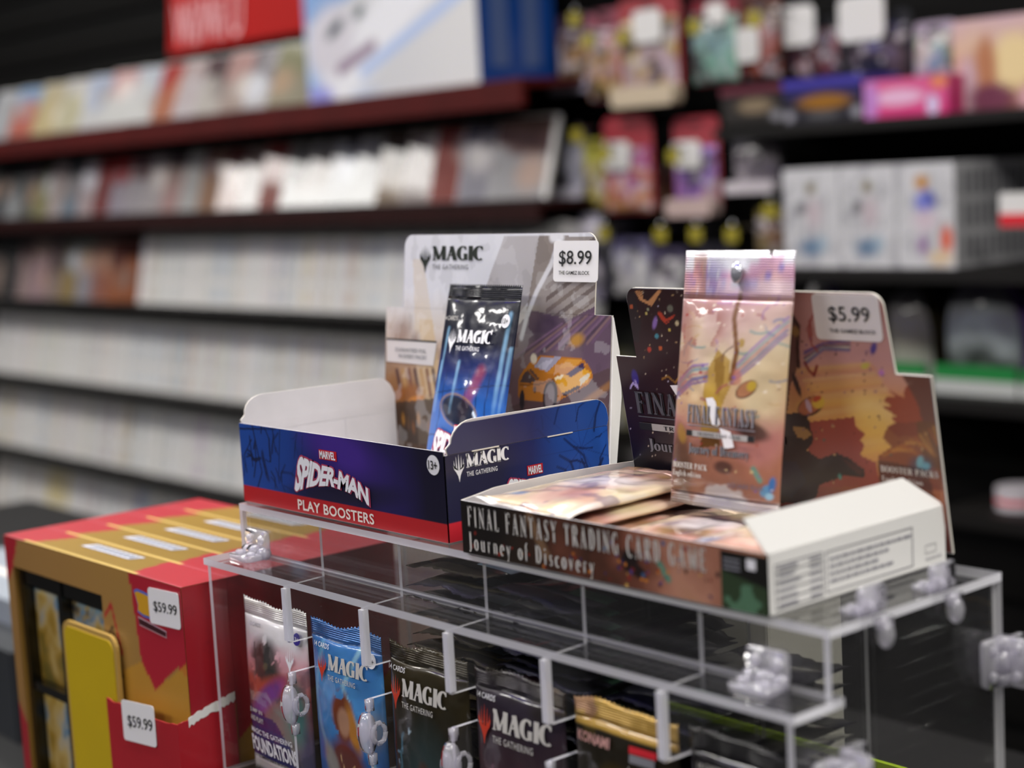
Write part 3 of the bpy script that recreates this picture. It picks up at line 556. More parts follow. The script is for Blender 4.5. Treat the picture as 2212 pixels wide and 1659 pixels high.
# white book sets
ym = 2.07
xs = [at(1694, 480, ym).x, at(1815, 480, ym).x, at(1937, 480, ym).x, at(2064, 480, ym).x]; zb = at(1850, 578, ym).z; zt = at(1880, 358, ym).z
names = ['left white book set with dark topped figure print on the right wall shelf', 'middle white book set with blue footed print on the right wall shelf', 'right white book set with orange and blue print on the right wall shelf']
for i in range(3):
    x0, x1 = xs[i] + .001, xs[i+1] - .001; w, h = x1 - x0, zt - zb
    t = thing('book_set', names[i], 'book set', ((x0+x1)/2, ym + .1, zb))
    part('slipcase', B().rbox(x0, x1, ym, ym + .2, zb, zt, .004), mat('slipcase', '#b9b8ba', .45, mott=.08, mscale=14), t)
    p = Paint(0, w, 0, h, 24, 36); p.fill('#bdbcbe'); p.mix((np.sin(p.A/w*34) > .2)*.4*p.ell(w*.5, h*.5, w*.5, h*.45, 0, .3)*(p.N(60, 17 + i, 2) > .42), '#6e7072'); p.mix((p.N(50, 27 + i, 3) > .62)*.5, '#8c8a90')
    if i < 2:
        p.mix(p.ell(w*.5, h*.8, w*.08, h*.06, 0, .8), '#6a603c'); p.mix(p.ell(w*.32, h*.6, w*.12, h*.07, .5, .8), '#6e6e70'); p.mix(p.ell(w*.55, h*.55, w*.13, h*.14, 0, 1)*.6, '#b0989e'); p.mix(p.ell(w*.48, h*.2, w*.2, h*.09, 0, .9), '#5a7088'); p.mix(p.ell(w*.68, h*.24, w*.1, h*.08, 0, .9)*.7, '#8aa0b0')
    else:
        p.mix(p.ell(w*.45, h*.82, w*.12, h*.07, 0, .7), '#b07c38'); p.mix(p.ell(w*.5, h*.64, w*.18, h*.1, .3, .7), '#6a70b8'); p.mix(p.ell(w*.62, h*.66, w*.05, h*.09, .5, .8), '#2c3480'); p.mix(p.ell(w*.5, h*.46, w*.2, h*.1, 0, .9)*.7, '#c0a8b4'); p.mix(p.ell(w*.86, h*.27, w*.1, h*.13, 0, .7), '#c8583a'); p.mix(p.ell(w*.45, h*.22, w*.1, h*.1, 0, .8), '#8a6f90'); p.mix(p.ell(w*.75, h*.1, w*.2, h*.07, 0, .9), '#c8b090')
    p.sheet('front_print', Pl((x0, ym, zb), (1, 0, 0), (0, 0, 1)), COVER, t, .001)
    if i == 2:
        sd = Pl((x1, ym, zb), (0, 1, 0), (0, 0, 1))
        for r_ in range(3):
            for c_ in range(9): flat('spine_stripe', [(.02 + c_*.019, h*(.07 + r_*.31)), (.032 + c_*.019, h*(.07 + r_*.31)), (.032 + c_*.019, h*(.3 + r_*.31)), (.02 + c_*.019, h*(.3 + r_*.31))], sd, mat('spine_grey', '#77777a', .5), t, .0006)
part('wall_shelf', B().box(xs[0] - .05, 1.4, ym - .02, 2.324, zb - .02, zb - .001), DARKSH, None, label='black wall shelf under the white book sets', cat='shelf')
c = at(2160, 490, 2.05); d = at(2240, 415, 2.05)
t = thing('price_card', 'white price card with red lower edge at the right of the book sets', 'price card', (c.x, 2.05, c.z))
part('card', B().prism([(p, 2.05, q) for p, q in rrect(c.x, d.x, c.z, d.z, .004)], (0, .003, 0)), TAGW, t)
part('red_edge', B().box(c.x + .001, d.x - .001, 2.048, 2.05, c.z, c.z + .018), INKR, t)
part('holder', B().tube([(c.x + .03, 2.053, c.z + .01), (c.x + .03, 2.324, c.z + .01)], .003, 6), METAL, t)
# clamshell toys on the low shelf
zs = at(2060, 852, 2.12).z
part('low_shelf', B().box(at(1700, 830, 2.08).x, 1.4, 2.08, 2.324, zs - .02, zs), DARKSH, None, label='black low wall shelf under the domed toy packs', cat='shelf')
def dome(label, px0, px1, pt, y, cols, rim, stripe='#1f7a3a'):
    a = at(px0, 835, y).x; c = at(px1, 845, y).x; zt_ = at((px0 + px1)/2, pt, y).z; w = c - a; h = zt_ - zs; t = thing('domed_pack', label, 'toy pack', ((a + c)/2, y, zs))
    o = [(a, zs), (c, zs), (c, zs + h*.45)] + [(a + w/2 + w/2*math.cos(math.radians(q)), zs + h*.45 + h*.55*math.sin(math.radians(q))) for q in range(15, 180, 15)] + [(a, zs + h*.45)]
    part('backing_card', B().prism([(p, y + .03, q) for p, q in o], (0, .003, 0)), mat('dm' + rim, rim, .4, coat=.3), t)
    p = Paint(a, c, zs + .004, zs + h*.97, 20, 24, lambda z: a + w*.06 + w*.5*(1 - math.sqrt(max(0, 1 - max(0, (z - zs - h*.45)/(h*.56))**2))), lambda z: c - w*.06 - w*.5*(1 - math.sqrt(max(0, 1 - max(0, (z - zs - h*.45)/(h*.56))**2))))
    p.grad((p.Bv - zs)/h + (p.N(22, 8, 3) - .5)*.35, [(i/(len(cols)-1), cc) for i, cc in enumerate(cols)])
    p.sheet('bubble', Pl((0, y + .03, 0), (1, 0, 0), (0, 0, 1)), COVER, t, .0, True, lambda A, Bv: .002 + .035*np.clip(np.sin(np.pi*np.clip((A - a)/w, .02, .98)), 0, 1)**.5*np.clip(np.sin(np.pi*np.clip((Bv - zs)/h, .02, .98)), 0, 1)**.5)
    part('green_strip', B().box(a + .002, c - .002, y - .012, y - .006, zs + h*.12, zs + h*.24), mat('grn' + stripe, stripe, .4), t)
    part('foot_tray', B().box(a, c, y - .014, y + .03, zs, zs + h*.12), mat('foot', '#b2b4b0', .5), t)
dome('small domed toy pack with violet rim just right of the foil pouch', 1735, 1800, 585, 2.15, ['#5a5a58', '#a0a09c', '#b0acb4'], '#4a3a6a')
dome('domed toy pack with yellow corner behind the sunset display', 1905, 2012, 612, 2.16, ['#9a9c98', '#a8a898', '#8a8478', '#8a868a', '#3a3440'], '#3a3220')
dome('wide domed toy pack with violet rim at the right edge', 2026, 2208, 590, 2.14, ['#8a908a', '#2a302c', '#a8b0b0', '#7a7880', '#4a4068'], '#7a5aa0')
dome('domed toy pack cut off by the right edge', 2214, 2330, 600, 2.14, ['#8a908a', '#3a403c', '#a8b0b0', '#7a7880'], '#5a4a80')
# dim goods on the lowest wall shelf at right
zr = at(2150, 1112, 2.08).z
part('bottom_shelf', B().box(at(2040, 1112, 2.08).x, 1.4, 2.06, 2.324, zr - .02, zr), DARKSH, None, label='black bottom wall shelf at the right edge', cat='shelf')
t = thing('round_tin', 'small white and red tin on the bottom wall shelf', 'tin', (at(2170, 1110, 2.1).x, 2.14, zr)); c = at(2170, 1110, 2.1)
part('tin_body', B().tube([(c.x, 2.14, zr), (c.x, 2.14, zr + .032)], .035, 20), mat('tin_white', '#b6b0b4', .4), t); part('tin_band', B().tube([(c.x, 2.14, zr + .010), (c.x, 2.14, zr + .016)], .0355, 20), INKR, t)

# ------------------------------------------------------------------ counter and riser
CT_Z = -.30
t = thing('shop_counter', 'black shop counter under the red boxes and the acrylic case', 'counter', (-1.0, .8, FZ))
part('counter_top', B().rbox(-2.6, 1.2, .40, 1.15, CT_Z - .03, CT_Z, .01), mat('counter_black', '#08090a', .45, mott=.2, mscale=8), t)
part('cabinet', B().box(-2.55, 1.15, .45, 1.12, FZ, CT_Z - .03), BLACK, t)
RZ = -.1585
t = thing('display_riser', 'black riser platform under the acrylic case', 'riser', (-.6, .61, CT_Z))
part('platform', B().box(-.868, .1, .484, .742, CT_Z, RZ), mat('riser_black', '#060708', .45, mott=.2, mscale=9), t)
part('lime_strip', B().box(-.6, .1, .742, .745, RZ - .012, RZ + .004), mat('lime', '#a5c412', .5), t, label='lime green edge strip')

# ------------------------------------------------------------------ acrylic case
X0, X1 = -.864, -.4205
DIV = [-.7832, -.7097, -.639, -.5675, -.4935]
case = thing('acrylic_case', 'clear acrylic booster case with hinged front lid and divided compartments', 'display case', ((X0+X1)/2, .57, RZ))
AC = [PANE, EDGE]; w3 = .0032
def pan_z(name, x0, x1, y0, y1, z0, z1): return part(name, B().prism([(x0, y0, z0), (x1, y0, z0), (x1, y1, z0), (x0, y1, z0)], (0, 0, z1 - z0), 0, 1), AC, case)
def pan_y(name, x0, x1, y0, y1, z0, z1): return part(name, B().prism([(x0, y0, z0), (x0, y0, z1), (x1, y0, z1), (x1, y0, z0)], (0, y1 - y0, 0), 0, 1), AC, case)
def pan_x(name, x0, x1, yz): return part(name, B().prism([(x0, y, z) for y, z in yz], (x1 - x0, 0, 0), 0, 1), AC, case)
pan_z('top_panel', X0, X1, .512, .630, -.0038, 0)
pan_y('back_panel', X0 + w3, X1 - w3, .6274, .630, RZ + .003, -.0039)
SIDE = [(.630, RZ + .0001), (.488, RZ + .0001), (.488, -.0327), (.512, -.0327), (.512, -.0039), (.630, -.0039)]
pan_x('side_panel', X0, X0 + w3, SIDE); pan_x('side_panel', X1 - w3, X1, SIDE)
pan_y('upper_front_panel', X0 + w3, X1 - w3, .512, .5146, -.0284, -.0039)
pan_z('front_lid', X0 - .002, X1 + .002, .4865, .517, -.0325, -.0285)
pan_z('base_panel', X0 + w3, X1 - w3, .488, .6274, RZ + .0001, RZ + .003)
for x in DIV:
    pan_x('divider', x - .0012, x + .0012, [(.6272, RZ + .0032), (.489, RZ + .0032), (.489, -.0825), (.510, -.0825), (.510, -.0655), (.489, -.0655), (.489, -.0335), (.5148, -.0328), (.5148, -.0042), (.6272, -.0042)])
    b = B().box(x - .0017, x + .0017, .4875, .4915, -.0642, -.0345); part('divider_tab', b, EDGE, case)
    b = B().box(x - .0015, x + .0015, .4875, .4915, -.089, -.0825).box(x - .0015, x + .0015, .4875, .4915, -.118, -.112)
    b.prism([(x - .0025, .487 + .0045*math.cos(q), -.1005 + .011*math.sin(q)) for q in [2*math.pi*k/18 for k in range(18)]], (.005, 0, 0))
    b.ball((x - .003, .4865, -.101), .0025, .004, .006); b.tube([(x + .0035, .492 + .0042*math.cos(q), -.101 + .0055*math.sin(q)) for q in [2*math.pi*k/14 for k in range(15)]], .0014, 6)
    part('lid_latch', b, HINGE, case, True)
# clear butterfly hinges
def hinge(c, u, v, n, s=1.0):
    """u: along the barrel, v: up the first leaf, n: out along the second leaf"""
    c, u, v, n = Vector(c), Vector(u), Vector(v), Vector(n); b = B()
    Q = lambda a, bb, cc: c + (u*a + v*bb + n*cc)*s
    b.prism([Q(a, bb, 0) for a, bb in rrect(-.011, .011, .002, .016, .003)], tuple(n*.003*s)); b.prism([Q(a, 0, bb) for a, bb in rrect(-.011, .011, .002, .016, .003)], tuple(v*.003*s))
    for k, (a0, a1) in enumerate(((-.011, -.005), (-.0045, .0045), (.005, .011))): b.tube([Q(a0, .003, .003), Q(a1, .003, .003)], (.0036 if k != 1 else .0044)*s, 10)
    for a in (-.006, .006):
        p1_, p2_ = Q(a, .0105, .003), Q(a, .003, .0105); b.tube([p1_, p1_ + n*.002*s], [.003*s, .002*s], 8); b.tube([p2_, p2_ + v*.002*s], [.003*s, .002*s], 8)
    return part('hinge', b, HINGE, case, True)
for x in (-.8435, -.452): hinge((x, .512, -.029), (1, 0, 0), (0, 0, 1), (0, -1, 0))
for y in (.5395, .5875): hinge((X1 + .0005, y, .0005), (0, 1, 0), (0, 0, 1), (-1, 0, 0), .75); 
for y in (.5395, .5875):
    b = B().ball((X1 + .003, y + .004, -.0085), .004, .004, .006).box(X1, X1 + .004, y, y + .008, -.006, -.001); part('hinge_knob', b, HINGE, case, True)
hinge((X1 + .0005, .6275, -.038), (0, 0, 1), (1, 0, 0), (0, -1, 0), 1.0); hinge((X1 + .0005, .6305, -.038), (0, 0, 1), (1, 0, 0), (0, 1, 0), .8)
hinge((X1 + .0005, .5135, -.06), (0, 0, 1), (1, 0, 0), (0, 1, 0), 1.0); hinge((X1 + .0005, .5105, -.06), (0, 0, 1), (1, 0, 0), (0, -1, 0), .8)

# ------------------------------------------------------------------ foil packs
def pack_parts(root, w, h, th, nx, ny, ct, cb, zig, front=None, bodymat=None, crimpmat=None, seed=1, notch=None, wr=.0008, fat=.6, wave=0):
    """pillow-shaped pouch standing on its bottom crimp, front towards -y, local to root"""
    q = np.random.RandomState(seed); out = []
    for nm_, b0, b1, rows in (('pouch', cb, h - ct, ny), ('bottom_crimp', 0, cb, 3), ('top_crimp', h - ct, h, 4 if notch is None else 6)):
        P = Paint(-w/2, w/2, b0, b1, nx, rows); A, Bv = P.A.copy(), P.Bv.copy()
        fa = np.clip(1 - np.abs(A/(w/2))**2.6, 0, 1)**fat; fb = np.clip(np.sin(np.pi*np.clip((Bv - cb)/(h - cb - ct), 0, 1)), 0, 1)**.45
        T = th/2*fa*fb + .0002
        n = vnoise(A, Bv, 90, seed, 2) - .5; T = T + wr*n*fb*fa*2
        n2 = (vnoise(A*1.0, Bv*.35, 60, seed + 3, 2) - .5)*(.0022 if fat > .5 else .0075)*(1 - fb)   # ripples of the flat ends
        if nm_ != 'pouch' and zig:
            s_ = np.where(np.arange(nx + 1) % 2 == 0, zig, 0)
            if nm_ == 'top_crimp': Bv[-1] += s_
            else: Bv[0] -= s_
        if notch is not None and nm_ == 'top_crimp':
            k = int(nx*notch); Bv[-1, k] -= .003
        if front is not None: P.C = front(P)
        if wave: Bv += wave*np.clip(Bv/h, 0, 1)**10*(np.sin(A/w*7 + seed) + .6*np.sin(A/w*13 + 2*seed))
        b = B(); fr = np.stack([A, -(T) + n2, Bv], -1).reshape(-1, 3); bk = np.stack([A, T*.8 + n2, Bv], -1).reshape(-1, 3)
        b.v = [tuple(p) for p in fr] + [tuple(p) for p in bk]; W_ = nx + 1; K = len(fr); r_ = rows
        b.f = [(j*W_ + i, j*W_ + i + 1, (j+1)*W_ + i + 1, (j+1)*W_ + i) for j in range(r_) for i in range(nx)]
        b.f += [(K + j*W_ + i, K + (j+1)*W_ + i, K + (j+1)*W_ + i + 1, K + j*W_ + i + 1) for j in range(r_) for i in range(nx)]
        for j in range(r_): b.f += [(j*W_, (j+1)*W_, K + (j+1)*W_, K + j*W_), (j*W_ + nx, K + j*W_ + nx, K + (j+1)*W_ + nx, (j+1)*W_ + nx)]
        for i in range(nx): b.f += [(i, K + i, K + i + 1, i + 1), (r_*W_ + i, r_*W_ + i + 1, K + r_*W_ + i + 1, K + r_*W_ + i)]
        b.m = [0]
        col = np.concatenate([P.C.reshape(-1, 3)]*2) if front is not None else None
        m_ = me(nm_, b, True, col); mm = bodymat if nm_ == 'pouch' else (crimpmat or bodymat); m_.materials.append(mm)
        o = bpy.data.objects.new(nm_, m_); COL.objects.link(o); o.parent = root; OFF[o.name] = Vector((0, 0, 0)); out.append(o)
    return out
def bulge(w, h, th, ct, cb):
    def f(a, b):
        fa = max(0, 1 - abs(a/(w/2))**2.6)**.6; fb = max(0, math.sin(math.pi*min(1, max(0, (b - cb)/(h - cb - ct)))))**.45; return th/2*fa*fb + .0004
    return f
class Cur:   # print following the curved front of a pack
    def __init__(s, f): s.f = f
    def __call__(s, a, b, c=0): return Vector((a, -(s.f(a, b) + c + .0006), b))
def new_pack(name, label, loc, rot, group=None, cat='booster pack'):
    t = thing(name, label, cat, (0, 0, 0), group); t.location = Vector(loc) + Vector((0, 0, Z0)); t.rotation_euler = rot; OFF[t.name] = Vector((0, 0, 0)); return t
def magic_logo(pl, a0, a1, b0, b1, m_txt, m_logo, root, sub=True, lw=.2, m_sub=None):
    """emblem + word + small second line inside a box"""
    w = a1 - a0; h = b1 - b0
    spark('emblem', pl, a0, b0 - h*.08, w*lw, h*1.12, m_logo, root)
    letters('wordmark', MAGIC_WORD, pl, (a0 + w*(lw + .03), a1, b0 + h*.42, b0 + h*.98), m_txt, root)
    if sub: letters('second_line', THE_G, pl, (a0 + w*(lw + .03), a0 + w*.78, b0 + h*.08, b0 + h*.27), m_sub or m_txt, root)
MAGIC_WORD = serif('MAGIC', .03, 1.45); THE_G = bfont('THE GATHERING', .01, 2, 1.15)
# wedge the word a little so that its capitals flare
FF_WORD = serif('FINAL FANTASY', .14, 1.15); JOD = serif('Journey of Discovery', .06, 1.15); TCG = serif('TRADING CARD GAME', .12)

# six packs standing in the front compartments
PX = [(X0 + DIV[0])/2, (DIV[0] + DIV[1])/2, (DIV[1] + DIV[2])/2, (DIV[2] + DIV[3])/2, (DIV[3] + DIV[4])/2, (DIV[4] + X1)/2]
PH, PW = .1015, .0655; PZ = RZ + .0034; PY = .5025; pf = bulge(PW, PH, .0095, .009, .006)
DARKFOIL = (.0105, .009, .006)
def art_white(P):
    P.grad(P.Bv/PH + (P.N(60, 4) - .5)*.15, [(0, '#2c3a6a'), (.3, '#6a5a70'), (.55, '#c25a48'), (.7, '#dca4ac'), (.8, '#e0dcdc'), (1, '#e4e2e0')])
    P.mix(P.ell(-.008, .068, .016, .014, .3, .5)*(P.N(150, 77, 3) > .44)*.92, '#3c3c38'); P.mix(P.poly([(-.02, .08), (-.016, .07), (-.012, .078), (-.008, .072), (-.004, .082), (.0, .066), (.01, .05), (.004, .046), (-.006, .056), (-.018, .06)])*.8, '#33302e'); P.mix(P.ell(-.006, .066, .003, .002, .5, .4), '#b89a6a'); P.mix(P.ell(-.002, .06, .02, .009, -.5, .6)*.8, '#3a3c38'); P.mix(P.ell(.0, .055, .026, .006, .3, .7), '#b8503c'); P.mix(P.ell(-.006, .048, .022, .006, .6, .7), '#7a3f88')
    P.mix(P.ell(.008, .03, .016, .016, 0, .6), '#8a837c'); P.mix(P.ell(.022, .045, .008, .018, 0, .7)*.8, '#3f8f80'); P.mix((P.N(70, 9) > .58)*.35*(P.Bv < .07), '#241c24')
    P.mix(P.poly([(-.04, -.01), (.012, -.01), (.012, .022), (-.0, .034), (-.04, .04)])*.85, '#26286a'); P.mix((P.Bv < .008)*1.0, '#dcdad6'); return P.C
def art_blue(P):
    P.grad(P.Bv/PH + (P.N(50, 6) - .5)*.35, [(0, '#173a6c'), (.3, '#2a64a8'), (.6, '#4c90cc'), (.85, '#3c78b8'), (1, '#2f62a4')])
    P.mix(P.path([(.02, .1), (.0, .07), (.018, .04), (.028, .02)], .0016, .8)*.6, '#a8d8e4'); P.mix(P.path([(-.02, .09), (-.03, .06), (-.02, .03)], .002, .9)*.5, '#80c4e0')
    P.mix(P.ell(-.001, .052, .0105, .015, 0, .4)*(P.N(140, 71, 2) > .3), '#7c3a1e'); P.mix(P.ell(.008, .047, .005, .014, .3, .6), '#c08030'); P.mix(P.ell(-.001, .049, .0052, .0085, 0, .4), '#b98a6c'); P.mix(P.ell(-.001, .021, .017, .019, 0, .4), '#6a3028'); P.mix(P.ell(-.016, .022, .006, .013, .3, .6), '#8f8a84'); P.mix(P.path([(-.006, .03), (-.003, .012), (.006, .026)], .0006), '#c8a070'); P.mix(P.ell(.026, .05, .006, .01, 0, .8)*.5, '#9a9070'); return P.C
def art_dark(P):
    P.grad(P.Bv/PH + (P.N(60, 8) - .5)*.3, [(0, '#22302e'), (.4, '#1c201c'), (.7, '#2a2412'), (1, '#332a14')])
    P.mix(P.ell(.0, .03, .02, .028, 0, .9)*.35, '#3a5a5e'); P.mix(P.ell(-.002, .032, .006, .011, 0, .5), '#4c2c20'); P.mix(P.ell(.002, .01, .011, .012, 0, .5), '#7e94a4'); P.mix(P.ell(.012, .004, .01, .012, .5, .6), '#4a82a0'); P.specks(10, (-.03, .03, .02, .06), (.0005, .0016), ['#b8d0dc', '#7aa0b8'], 4)
    P.mix(P.path([(-.02, .055), (-.024, .03), (-.016, .005)], .0008)*.6, '#5a90a8'); return P.C
def art_plum(P):
    P.grad(P.Bv/PH + (P.N(60, 11) - .5)*.35, [(0, '#3a1c26'), (.3, '#5a2630'), (.6, '#3a2830'), (.85, '#2c2430'), (1, '#262018')])
    P.mix(P.poly([(-.028, .04), (-.018, .056), (-.006, .042), (-.012, .012), (-.02, .008)])*.8, '#7a4a60'); P.mix(P.ell(.012, .028, .016, .017, 0, .6), '#24140e'); P.mix(P.ell(.012, .018, .009, .012, 0, .6), '#8a5a34'); P.mix(P.ell(.026, .03, .006, .018, 0, .8), '#8a2c36'); P.mix(P.ell(.0, .0, .012, .006, 0, .7), '#5a90a0'); return P.C
def art_black(P):
    P.grad(P.Bv/PH + (P.N(60, 13) - .5)*.3, [(0, '#14120c'), (.5, '#1c180c'), (1, '#221c10')])
    P.mix(P.ell(-.004, .055, .012, .016, 0, .9)*.6, '#6a5410'); P.mix(P.ell(-.018, .04, .01, .018, .3, .9)*.6, '#4a4844'); P.mix((P.N(90, 3) > .62)*.4, '#5a4a14'); P.mix((P.Bv > PH - .0125)*1., '#b59040'); P.mix(((P.Bv > PH - .012) & (P.N(80, 5) > .55))*.8, '#b88a70'); return P.C
def art_purple(P):
    P.grad(P.Bv/PH + (P.N(50, 15) - .5)*.5, [(0, '#2a0e26'), (.5, '#1e0c22'), (.8, '#120c16'), (1, '#0e0c0e')]); P.mix(P.ell(.0, .05, .02, .014, .3, .9)*.7, '#4a1866'); P.mix(P.ell(.015, .03, .016, .012, .3, .9)*.7, '#5a1c3a'); return P.C
RED_LOGO = mat('logo_red', '#c8381c', .45)
info = [('white foil booster pack with flame print in the leftmost front compartment', art_white), ('blue foil booster pack with red emblem, second front compartment from the left', art_blue), ('dark olive foil booster pack with red emblem, third front compartment', art_dark),
        ('plum foil booster pack with red emblem, fourth front compartment', art_plum), ('black card pack with gold crimp and price sticker, fifth front compartment', art_black), ('dark purple foil pack in the rightmost front compartment', art_purple)]
CRIMPC = ridged('crimp_print', 'attr', .22, .35, .5, .0012)
FP = []
for i, (lb, art) in enumerate(info):
    t = new_pack('booster_pack', lb, (PX[i] + (.0055 if i == 0 else 0), PY, PZ), (0, 0, 0), 'packs in the front compartments')
    pack_parts(t, PW, PH, .0095, 44, 70, .009, .006, .0012, art, FOIL, CRIMPC, 30 + i, wave=.0011); FP.append(t)
cu = Cur(pf)
# white pack
t = FP[0]; letters('card_count', bfont('12 CARDS', .005, 2), cu, (-.0225, -.0105, .0880, .0903), INKG, t)
disc('age_badge', (.0262, .0875), .0032, cu, mat('badge_violet', '#3a2a8c', .5), t, .0005, .0036); letters('badge_text', bfont('13+', .01, 2), cu, (.0240, .0284, .0861, .0889), INKW, t, .001)
spark('emblem', cu, .0165, .0665, .0075, .0155, INKW, t)
letters('set_small', bfont('JUMP IN', .02, 2), cu, (-.0275, -.0115, .0352, .0385), INKLG, t); letters('set_small', bfont('AND PLAY!', .02, 2), cu, (-.0275, -.0115, .0305, .0338), INKLG, t)
letters('maker_line', bfont('MAGIC THE GATHERING', .015, 2), cu, (-.028, .017, .0228, .0262), INKW, t); letters('set_name', bfont('FOUNDATIONS', .04, 2), cu, (-.0295, .0205, .0112, .0212), INKW, t)
letters('pack_kind', bfont('JUMPSTART BOOSTER', .01, 2), cu, (-.024, .013, .0066, .0092), INK, t)
# blue pack
t = FP[1]; letters('card_count', bfont('14 CARDS', .005, 2), cu, (-.0275, -.0125, .0878, .0906), INKW, t)
disc('age_badge', (.0262, .0882), .0036, cu, INKW, t, .0005, .0040); letters('badge_text', bfont('13+', .01, 2), cu, (.0239, .0285, .0866, .0898), INK, t, .001)
magic_logo(cu, -.0235, .0235, .0700, .0860, INKLG, RED_LOGO, t)
letters('set_name', bfont('AETHERDRIFT', .03, 2), cu, (-.025, .024, .011, .0185), mat('ink_gold', '#d0a81c', .4), t)
t = FP[2]; letters('card_count', bfont('14 CARDS', .005, 2), cu, (-.0305, -.0155, .0878, .0906), INKW, t); magic_logo(cu, -.0285, .0195, .0685, .0855, INKLG, RED_LOGO, t)
t = FP[3]; letters('card_count', bfont('14 CARDS', .005, 2), cu, (-.0285, -.0140, .0878, .0906), INKW, t); magic_logo(cu, -.0275, .0265, .0665, .0850, INKLG, RED_LOGO, t)
t = FP[4]; letters('maker_name', bfont('KONAMI', .03, 2), cu, (-.0285, -.0065, .0825, .0875), mat('ink_pink', '#c09088', .5), t)
flat('red_block', [(.006, .0840), (.0225, .0840), (.0225, .0872), (.006, .0872)], cu, INKR, t, .0006); flat('grey_block', [(.0065, .0798), (.0215, .0798), (.0215, .0836), (.0065, .0836)], cu, INKG, t, .0006)
letters('edition_line', bfont('1st Edition', .0, 2), cu, (.006, .0225, .0745, .0778), INKLG, t)
part('price_sticker', B().prism([cu(a, c, .001) for a, c in rrect(-.005, .0170, .0500, .0720, .0015)], (0, -.0003, 0)), STICK, t); letters('price', bfont('$7.99', .01, 2), cu, (-.0015, .0135, .0585, .0655), INK, t, .0035)
t = FP[5]; letters('card_count', bfont('14 CARDS', .005, 2), cu, (-.027, -.0115, .0865, .0892), INKLG, t); spark('emblem', cu, -.02, .0635, .012, .017, INKW, t)

# stacks of packs lying flat in the rear compartments
def stack(ci, n, z_top, cols, crimps, y0, label, group, tabs=None, seed=1, hh=.1015):
    protos = {}; q = random.Random(seed); pit = min(.0088, (z_top - RZ - .004)/n)
    for k in range(n):
        z = z_top - (k + .5)*pit; key = k % 3
        if key not in protos:
            t = new_pack('booster_pack', label, (0, 0, 0), (0, 0, 0), group)
            pack_parts(t, .0655, hh, pit*.9, 16, 14, .013, .013, .0017, None, FOIL_PL, CRIMP, seed*10 + key, wr=.0006, fat=.4); protos[key] = t
            if tabs:
                f_ = bulge(.0655, hh, pit*.9, .013, .013); cc = Cur(f_)
                b = B(); b.v = [tuple(cc(u, v, .0002)) for v in (.016, .024) for u in np.linspace(.005, .0325, 8)]; b.f = [(i, i+1, i+9, i+8) for i in range(7)]; b.m = [0]*7
                part('colour_tab', b, mat('tab' + tabs, tabs, .4), t)
            o = t
        else: o = dup(protos[key], (0, 0, 0))
        o.location = (PX[ci] + q.uniform(-.001, .001), y0 + q.uniform(-.002, .002), z + Z0); o.rotation_euler = (-math.pi/2, 0, q.uniform(-.02, .02))
        c = lin(q.choice(cols)); c2 = lin(q.choice(crimps))
        for ch in o.children:
            if ch.name.startswith('pouch'): ch.color = (*c, 1)
            elif 'crimp' in ch.name: ch.color = (*c2, 1)
stack(2, 16, -.012, ['#443c20', '#3a3220', '#2a2636', '#484024', '#2a2826'], ['#54503f', '#6a604a', '#332e48', '#443e32'], .5185, 'olive black foil pack lying in the stack behind the third front pack', 'pack stack in the third compartment', '#9fb4c4', 3)
stack(3, 21, -.0165, ['#34332a', '#2a2630', '#402232', '#54283c', '#2e2e3c', '#24242e'], ['#2e2e40', '#22222a', '#3c3c4a', '#3c3c36'], .5185, 'thin maroon black foil pack with green tab in the stack behind the plum pack', 'pack stack in the fourth compartment', '#5c8a70', 4)
stack(4, 11, -.052, ['#2a2826', '#34332a', '#24242e'], ['#c8c8c0', '#3c3c4a', '#2e2e40'], .5185, 'black foil pack with green tab in the lower stack behind the gold-crimped pack', 'pack stack in the fifth compartment', '#5c8a70', 5)
stack(5, 6, -.1, ['#1c2438', '#1a1a20', '#2a2030'], ['#20202c', '#9a5a60'], .5185, 'dark blue foil pack lying low in the rightmost rear compartment', 'pack stack in the rightmost compartment', None, 6)
a_, d_ = at(842, 1250, .672), at(1660, 1400, .672)
t = thing('carton', 'pale grey carton standing behind the acrylic case on the riser', 'box', ((a_.x + d_.x)/2, .68, RZ))
part('carton_body', B().rbox(a_.x, d_.x, .672, .735, RZ, -.012, .002), mat('carton_pale', '#d4d1c8', .6, mott=.06, mscale=12), t); part('tape_seam', B().box(a_.x, d_.x,   .7, .71, -.012, -.0115), KRAFT, t)

# ------------------------------------------------------------------ red and gold collection boxes
GX0, GX1, GY, GD, GZ = -1.118, -.872, .4735, .0308, -.045
GOLD = mat('gold_card', '#a8803c', .35, metal=.25, coat=.3); REDC = mat('red_card', '#b01c28', .42, coat=.2, mott=.08, mscale=60); TRAY = mat('tray_black', '#0c0c0b', .25, coat=.5)
gl = ['front red and gold collection box with window and price stickers', 'second red and gold collection box behind the windowed one', 'third red and gold collection box of the row', 'fourth red and gold collection box of the row', 'rearmost red and gold collection box of the row']
def top_art(P):
    P.grad(P.A/.246 + (P.N(40, 2) - .5)*.05, [(0, '#977626'), (.5, '#8a6c20'), (1, '#90722a')])
    P.mix(P.poly([(0, -.01), (.036, -.01), (.062, .04), (0, .04)]), '#aa2530'); P.mix(P.poly([(.186, -.01), (.25, -.01), (.25, .04), (.176, .04)]), '#aa2530'); P.mix((P.Bv < .0022)*(P.A > .03)*(P.A < .19)*1., '#d8b86a'); P.mix((P.Bv < .0016)*((P.A <= .03) | (P.A >= .19))*1., '#c8606c'); return P
